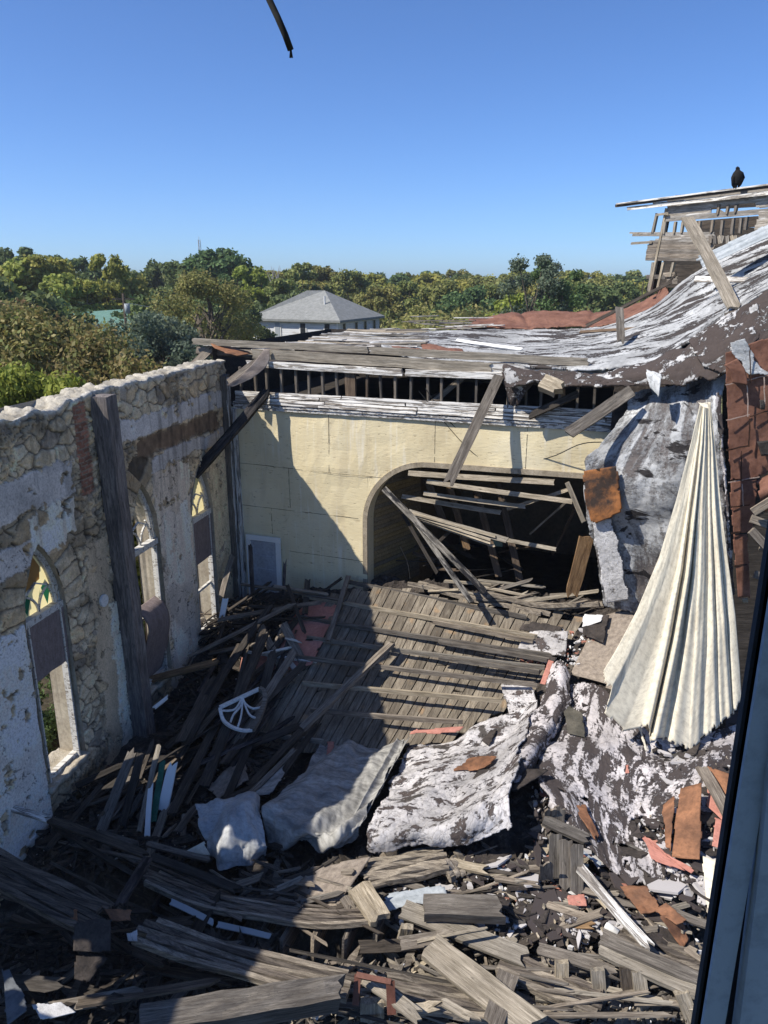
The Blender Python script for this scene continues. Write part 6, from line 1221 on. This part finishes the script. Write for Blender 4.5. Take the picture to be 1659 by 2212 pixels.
# tall golden clump at the left
for x,yt,Y,lf_,lb in ((30,562,78,'gold','golden tree in the left background, leftmost'),(90,560,80,'gold','golden-olive tree in the left background'),(140,588,74,'gold','rounded golden tree behind the green roof'),(190,600,76,'gold','golden-green tree over the green roof'),(243,546,82,'gold','tallest narrow golden tree in the left background'),(285,600,84,'gold','golden-green tree right of the tallest one'),(0,530,110,'dark','dark tall tree at the far left skyline'),(55,532,112,'dark','dark tree crest behind the golden trees'),(110,548,112,'dark','dark tree behind the golden trees'),(175,558,112,'dark','small dark crown on the left skyline'),(320,590,120,'dark','dark crown left of the mast'),(370,566,118,'dark','dark round tree left of the mast'),(425,556,112,'dark','large dark tree under the mast'),(485,542,108,'dark','tallest dark tree right of the mast'),(505,590,104,'dark','dark tree right of the tallest one'),(545,572,100,'bright','fresh green tree left of the bare branches'),(585,596,112,'dark','dark tree behind the bare branches'),(650,566,118,'olive','pale olive tree above the white house roof'),(610,600,95,'olive','olive tree left of the house roof'),(700,572,125,'olive','olive tree above the house ridge'),(755,585,120,'olive','olive tree right of the house ridge'),(330,640,70,'dark','shaded tree behind the live oaks'),(230,640,86,'dark','dark tree above the green roof'),(50,625,62,'dark','dark tree behind the browning trees'),(130,640,84,'dark','dark green tree left of the green roof'),(0,600,60,'dark','dark green tree at the left edge'),(585,640,88,'dark','dark foliage beside the house corner'),(820,620,95,'olive','olive tree behind the right of the house'),(1105,632,75,'bright','bright yellow-green round tree behind the red felt'),(880,605,110,'olive','olive tree right of the house'),(950,612,105,'olive','olive-brown tree beyond the roof slats'),(1010,620,100,'dark','dark green tree beyond the red felt'),(1060,618,105,'olive','olive tree beyond the red felt'),(1230,612,100,'olive','olive tree right of the tall thin-topped tree'),(1290,618,98,'dark','dark tree left of the wooden tower'),(1345,608,104,'dark','dark tree close to the wooden tower'),(1395,612,104,'olive','olive tree at the foot of the wooden tower')):
    k_='m%d'%r.randrange(4); k_='m1' if 'narrow' in lb else k_; h=hgt_for(yt,Y); H0={'m0':10,'m1':12,'m2':9,'m3':11}[k_]; s=h/H0/.98
    if (k_,lf_) not in TM: c2=TM[k_][1].copy(); c2.materials.append(LF[lf_]); TM[(k_,lf_)]=c2
    tree(k_,None,ground_at(x,Y),s,lf_,lb,rz=r.uniform(0,6),sx=.72 if 'narrow' in lb else 1.)
# skyline row of individual trees
i_=0
for Y0,ya,n in ((150,592,30),(190,588,26)):
    for i in range(n):
        x=-40+1520*(i+r.random()*.7)/n; yt=ya+r.uniform(-7,7)+ (0 if x>600 else -4); k_='m%d'%r.randrange(4); lf_=r.choice(['olive','olive','dark','gold','olive']); Y=Y0+r.uniform(-12,12); h=hgt_for(yt,Y)
        if (k_,lf_) not in TM: c2=TM[k_][1].copy(); c2.materials.append(LF[lf_]); TM[(k_,lf_)]=c2
        tree(k_,None,ground_at(x,Y),h/{'m0':10,'m1':12,'m2':9,'m3':11}[k_],lf_,'green tree in the continuous tree line on the horizon',group='trees of the horizon line',rz=r.uniform(0,6),sx=1.25)
# dense wood between: leaf cloud
def wood_mass(name,n,x0,x1,Y0,Y1,hmin,hmax,ls,leaf,label,seed):
    R=np.random.default_rng(seed); nc=int((Y1-Y0)*1.4)+60; cy=R.uniform(Y0,Y1,nc); cx=R.uniform(x0,x1,nc)*cy; ch=R.uniform(hmin,hmax,nc); cr=R.uniform(2.4,4.2,nc)*(1+ (cy-Y0)/Y1*.6)
    k=R.integers(0,nc,n); d=R.normal(size=(n,3)); d[:,2]=np.abs(d[:,2])*1.1-.25; d/=np.linalg.norm(d,axis=1,keepdims=True); bump_=.85+.3*R.random(n)
    c=np.stack([cx[k]+d[:,0]*cr[k]*bump_,cy[k]+d[:,1]*cr[k]*bump_,ch[k]-cr[k]+d[:,2]*cr[k]*bump_-R.random(n)**2*ch[k]*.5],1)
    nn_=d+R.normal(size=(n,3))*.7; nn_/=np.linalg.norm(nn_,axis=1,keepdims=True); t=np.cross(nn_,R.normal(size=(n,3))); t/=np.linalg.norm(t,axis=1,keepdims=True); b=np.cross(nn_,t); s=ls*(.6+.8*R.random(n))[:,None]
    V=np.stack([c-t*s,c-b*s*.5,c+t*s,c+b*s*.5],1).reshape(-1,3); o=mesh(name,V.tolist(),np.arange(n*4).reshape(-1,4).tolist(),LF[leaf]); tag(o,label,'woodland',kind='stuff')
wood_mass('far_woodland',60000,-.55,.42,112,240,7.,9.3,.42,'olive','olive far woodland reading as one mass below the horizon',1)
wood_mass('near_woodland',60000,.02,.36,66,120,5.0,7.2,.27,'olive','olive scrub woodland filling the middle distance right of the house',2)
wood_mass('dark_woodland',26000,.02,.36,70,130,4.6,7.0,.27,'dark','darker green scrub mixed into the middle distance',3)
wood_mass('left_woodland',30000,-.6,-.15,84,120,5,8.5,.3,'dark','dark scrub below the golden trees on the left',4)
# bare twigs on the skyline
m=MB(); p=at(592,640,96)
for k_ in range(9):
    e=at(592+random.uniform(-20,20),572+random.uniform(0,20),96); m.tube([p,p.lerp(e,.5)+Vector((random.uniform(-.4,.4),0,.3)),e],[.12,.07,.02],4)
m.tube([Vector((p.x,p.y,-.3)),p],[.2,.12],5); o=m.build('bare_tree',plain('bleached_bark',(.30,.27,.24),(.45,.42,.38),5)); tag(o,'leafless pale tree poking above the tree line','tree')
# ================================================================ white house
H=80.0
hs=empty('white_house',at(700,700,H+4)); tag(hs,'white clapboard house with grey hipped roof beyond the ruin','house')
pL=at(546,686,H+1.5); pC=at(730,688,H-2.5); ex=(pC-pL); ex.z=0; wl=ex.length; ex.normalize(); ey=Vector((-ex.y,ex.x,0)); dp=wl*1.0; ez=6.0; B0=Vector((pL.x,pL.y,-.35))
eaveZ=at(660,689,H).z
CL=N('white_clapboard'); tc=CL.n('TexCoord'); sx_=CL.n('SeparateXYZ'); CL.l(tc.outputs['Object'],sx_.inputs[0]); z_=CL.math('FRACT',CL.math('MULTIPLY',sx_.outputs[2],5.)); nz2=CL.noise(CL.coord('Object',(.6,.6,4)),1.5,6,.7)
c_=CL.mix(CL.ramp(z_,[(.0,.75),(.16,0.)]),(.66,.67,.68),(.25,.26,.28)); c_=CL.mix(CL.ramp(nz2,[(.52,0.),(.62,.55)]),c_,(.36,.32,.28)); CL.col(c_)
m=MB(); P=[B0,B0+ex*wl,B0+ex*wl+ey*dp,B0+ey*dp]; zt=eaveZ+.35; m.add(P+[p+UP*zt for p in P],[(0,1,5,4),(1,2,6,5),(2,3,7,6),(3,0,4,7)]); m.build('wall',CL.m,hs)
GR=plain('grey_shingles',(.19,.195,.185),(.29,.295,.28),3,bump=.3)
ov=.45; E=[B0+UP*zt-ex*ov-ey*ov,B0+UP*zt+ex*(wl+ov)-ey*ov,B0+UP*zt+ex*(wl+ov)+ey*(dp+ov),B0+UP*zt-ex*ov+ey*(dp+ov)]
rh=at(690,627,H+5).z-zt+.35; cc0=B0+ex*(wl*.42)+ey*dp*.42+UP*(zt+rh); cc1=B0+ex*(wl*.58)+ey*dp*.52+UP*(zt+rh)
m=MB(); m.add(E+[e-UP*.22 for e in E]+[cc0,cc1],[(0,1,9,8),(1,2,9),(2,3,8,9),(3,0,8),(0,4,5,1),(1,5,6,2),(2,6,7,3),(3,7,4,0),(4,7,6,5)]); rfh=m.build('roof',GR,hs)
m=MB(); q=B0+ex*wl*.72+ey*dp*.25+UP*(zt+rh*.45); m.tube([q,q+UP*1.0],.09,8); v_=m.build('vent_pipe',WHITE,hs)
GLD=plain('dark_window',(.015,.017,.02),(.04,.045,.05),3,rough=.2)
for f_,mt_ in ((.30,GALV),(.60,GLD),(.88,GLD)):
    a=B0+ex*wl*f_+UP*(zt-1.95)-ey*.03; m=MB(); m.obox(a-ex*.42,ex*.84,ey*-.04,UP*1.7); wn=m.build('window_frame',WHITE,hs); m=MB(); m.obox(a-ex*.28+UP*.12-ey*.045,ex*.56,ey*-.02,UP*1.45); m.build('pane',mt_,wn)
for f_ in (.12,.4,.62,.85):
    a=B0+ex*(wl+.03)+ey*dp*f_+UP*(zt-1.95); m=MB(); m.obox(a-ey*.42,ey*.84,ex*.04,UP*1.7); wn=m.build('window_frame',WHITE,hs); m=MB(); m.obox(a-ey*.28+UP*.12+ex*.045,ey*.56,ex*.02,UP*1.45); m.build('pane',GLD,wn)
m=MB()
for a in (B0-ey*.03,B0+ex*(wl-.2)-ey*.03): m.obox(a,ex*.22,ey*-.05,UP*zt)
m.obox(B0+UP*(zt-.3)-ey*.03,ex*wl,ey*-.06,UP*.28); m.build('corner_trim',WHITE,hs)
# green-roofed shed
gs=empty('green_roof_building',at(210,700,70)); tag(gs,'low building with a pale green metal roof behind the oaks','building')
GM=plain('green_metal',(.14,.27,.21),(.20,.34,.27),1,(6,1,1),.5,bump=.15)
a,b,c,d=at(148,676,68),at(278,667,74),at(285,712,66),at(150,720,60); m=MB(); m.add([a,b,c,d,a-UP*.12,b-UP*.12,c-UP*.12,d-UP*.12],[(0,1,2,3),(3,2,6,7),(0,3,7,4),(1,5,6,2)]); 
bk=a+Vector((-3,8,-2.5)),b+Vector((-3,8,-2.5)); m.add([a,b,bk[1],bk[0]],[(0,1,2,3)]); m.build('roof',GM,gs)
m=MB(); base=[Vector((p.x,p.y,-.35)) for p in (d,c,b,a)]; tp_=[d-UP*.15,c-UP*.15,b-UP*.15,a-UP*.15]; m.add(base+tp_,[(0,1,5,4),(1,2,6,5),(2,3,7,6),(3,0,4,7)]); m.build('wall',WHITE,gs)
wbld=empty('white_shed',at(470,720,96)); tag(wbld,'long low white shed glimpsed behind the olive-brown tree','building')
m=MB(); a,b=at(330,712,112),at(530,706,108); a.z=b.z=-.3; m.add([a,b,b+UP*2.6,a+UP*2.6],[(0,1,2,3)]); e_=Vector((0,5,0)); m.add([a+e_,b+e_,b+e_+UP*2.6,a+e_+UP*2.6],[(1,0,3,2)]); m.build('wall',WHITE,wbld); m=MB(); m.add([a+UP*2.6,b+UP*2.6,b+e_*.5+UP*3.6,a+e_*.5+UP*3.6,b+e_+UP*2.6,a+e_+UP*2.6],[(0,1,2,3),(3,2,4,5)]); m.build('roof',GR,wbld)
# poles, mast, wires, cars
def pole(x,yt,Y,r_,label,arm=True):
    p=ground_at(x,Y); h=hgt_for(yt,Y); root=empty('utility_pole',p); tag(root,label,'utility pole'); m=MB(); m.tube([p,p+UP*h],[r_,r_*.7],8); m.build('shaft',WD,root,True)
    if arm: m=MB(); m.obox(p+Vector((-.9,-.06,h-.5)),(1.8,0,0),(0,.12,0),UP*.12); m.build('crossarm',WD,root); m=MB(); m.tube([p+Vector((.3,-.2,h-1.6)),p+Vector((.3,-.2,h-.8))],.22,10); m.build('transformer',GALV,root,True)
pole(272,634,66,.16,'utility pole with a transformer above the green roof'); pole(1299,630,95,.12,'thin pale pole by the tree line, nearer the tall tree',False) if 0 else None
pole(1381,607,92,.07,'thin pale pole left of the wooden tower',False); pole(1391,612,92,.07,'second thin pale pole beside the wooden tower',False)
m=MB(); p=ground_at(442,300); h=hgt_for(518,300)
for s_ in range(3):
    a=s_*2.094; o_=Vector((math.cos(a),math.sin(a),0))*.7; m.tube([p+o_,p+o_*.6+UP*h],.10,4)
for k_ in range(24):
    z0,z1=h*k_/24,h*(k_+1)/24
    for s_ in range(3): a=s_*2.094; b=a+2.094; m.tube([p+Vector((math.cos(a),math.sin(a),0))*.65+UP*z0,p+Vector((math.cos(b),math.sin(b),0))*.65+UP*z1],.05,3)
m.tube([p+UP*h,p+UP*(h+1.2)],.08,4); o=m.build('radio_mast',plain('mast_steel',(.35,.35,.36),(.45,.45,.46),3)); tag(o,'thin lattice radio mast on the skyline','mast')
wire([(278,655,66),(330,664,68),(400,672,72),(470,676,80)],.02,'power line running right from the utility pole',WHITE)
wire([(272,650,66),(200,655,62),(120,662,60),(0,664,56)],.02,'power line running left from the utility pole')
def car(P,rz,label,colr):
    root=empty('parked_car',P,rz); tag(root,label,'car'); L=4.6;prof=[(-2.3,.45),(-2.3,.95),(-2.1,1.15),(-1.3,1.2),(-.9,1.72),(1.3,1.75),(2.1,1.2),(2.3,1.1),(2.3,.45)]
    m=MB(); n=len(prof); 
    for y,in_ in ((-.9,0),(.9,0)): m.v+=[(x,y*(.86 if z>1.3 else 1),z) for x,z in prof]
    m.f=[tuple(range(n))[::-1],tuple(range(n,2*n))]+[(i,(i+1)%n,n+(i+1)%n,n+i) for i in range(n)]; m.mi=[0]*len(m.f)
    o=m.build('body',colr); o.parent=root
    for y in (-.875,.84): m=MB(); m.obox((-1.05,y,1.22),(2.6,0,0),(0,.035,0),(0,0,.38)); o=m.build('side_glass',GLD); o.parent=root
    for x in (-1.45,1.45):
        for y in (-.92,.72): m=MB(); m.tube([(x,y,.36),(x,y+.2,.36)],.36,14); o=m.build('wheel',BLACK,None,True); o.parent=root
    return root
CARM=plain('dark_car_paint',(.02,.025,.035),(.03,.035,.05),2,rough=.3,bump=0)
p=ground_at(345,88); car(p,.15,'dark parked car partly hidden by the live oak',CARM); p=ground_at(412,90); car(p,.1,'dark parked car just above the far end of the stone wall',CARM); p=ground_at(318,80); car(p,.3,'nearest dark parked car behind the oak foliage',CARM)
m=MB(); 
for i in range(6): p=at(120+i*6,668,56)

# dark brush growing outside the lower windows
for x_,(s_,o_,h_) in enumerate(((8.3,-2.4,1.7),(7.2,-2.2,1.9),(6.2,-2.6,2.3),(4.2,-2.2,1.7),(1.4,-2.2,1.7))):
    p=LW(s_,-.35,o_); tree('brush%d'%(x_%2),(41+x_%2,2.5,1.15,7000,.055,.05,22,.02,5),Vector((p.x,p.y,-.35)),h_/2.5,'dark',['dark brush outside the nearest window','dark brush at the far left outside the wall','dark brush beyond the nearest window, right clump','dark brush outside the middle window','dark brush outside the window by the corner'][x_],'shrub')
HZ=bpy.data.materials.new('haze_air'); HZ.use_nodes=True; t_=HZ.node_tree; t_.nodes.remove(t_.nodes['Principled BSDF']); pv=t_.nodes.new('ShaderNodeVolumePrincipled'); pv.inputs['Density'].default_value=.00035; pv.inputs['Color'].default_value=(.88,.93,1,1); pv.inputs['Anisotropy'].default_value=.2; t_.links.new(pv.outputs[0],t_.nodes['Material Output'].inputs['Volume'])
m=MB(); m.box((-320,-30,-3.5),(320,420,42)); tag(m.build('haze',HZ),kind='stuff')

from collections import defaultdict
bpy.context.view_layer.update()
byl=defaultdict(list)
for o in bpy.data.objects:
    if o.parent is None and 'label' in o and o.get('group'): byl[o['label']].append(o)
ORD=['first','second','third','fourth','fifth','sixth','seventh','eighth','ninth','tenth','eleventh','twelfth']
MC={'weathered_wood':'grey','dark_wood':'dark','pale_wood':'pale','brown_wood':'brown','charred_wood':'charred','white_peeling_wood':'whitish','white_painted_wood':'white'}
for lb,os_ in byl.items():
    if len(os_)<2: continue
    sub=defaultdict(list)
    for o in os_:
        if o.type=='MESH' and o.data.materials:
            x=[v.co.x for v in o.data.vertices]; L=max(x)-min(x); a=o.matrix_world@Vector((min(x),0,0)); b=o.matrix_world@Vector((max(x),0,0)); pa,pb=proj(a),proj(b); sl_=abs(pb[1]-pa[1])/(abs(pb[0]-pa[0])+1e-3)
            ln='long' if L>1.6 else ('short' if L<.8 else 'medium'); dr='steep' if sl_>1.6 else ('level' if sl_<.35 else 'slanting'); mc=MC.get(o.data.materials[0].name,'')
            base=lb
            for w_ in ('dark loose ','grey loose ','short splintered ','short loose ','thin grey ','loose grey ','pale ','dim ','loose ','one of the '): 
                if base.startswith(w_): base=base[len(w_):]; break
            key='%s %s %s '%(ln,dr,mc)+base
        else: key=lb
        o['_x']=proj(o.matrix_world.translation)[0]; sub[' '.join(key.split())].append(o)
    for k_,ls_ in sub.items():
        ls_.sort(key=lambda o:o['_x'])
        for i,o in enumerate(ls_):
            t=k_ if len(ls_)==1 or len(ls_)>12 else ((ORD[i] if i<len(ORD) else 'far right')+' from left, '+k_); ws=t.split(); o['label']=' '.join(ws[:16])
    for o in os_: del o['_x']
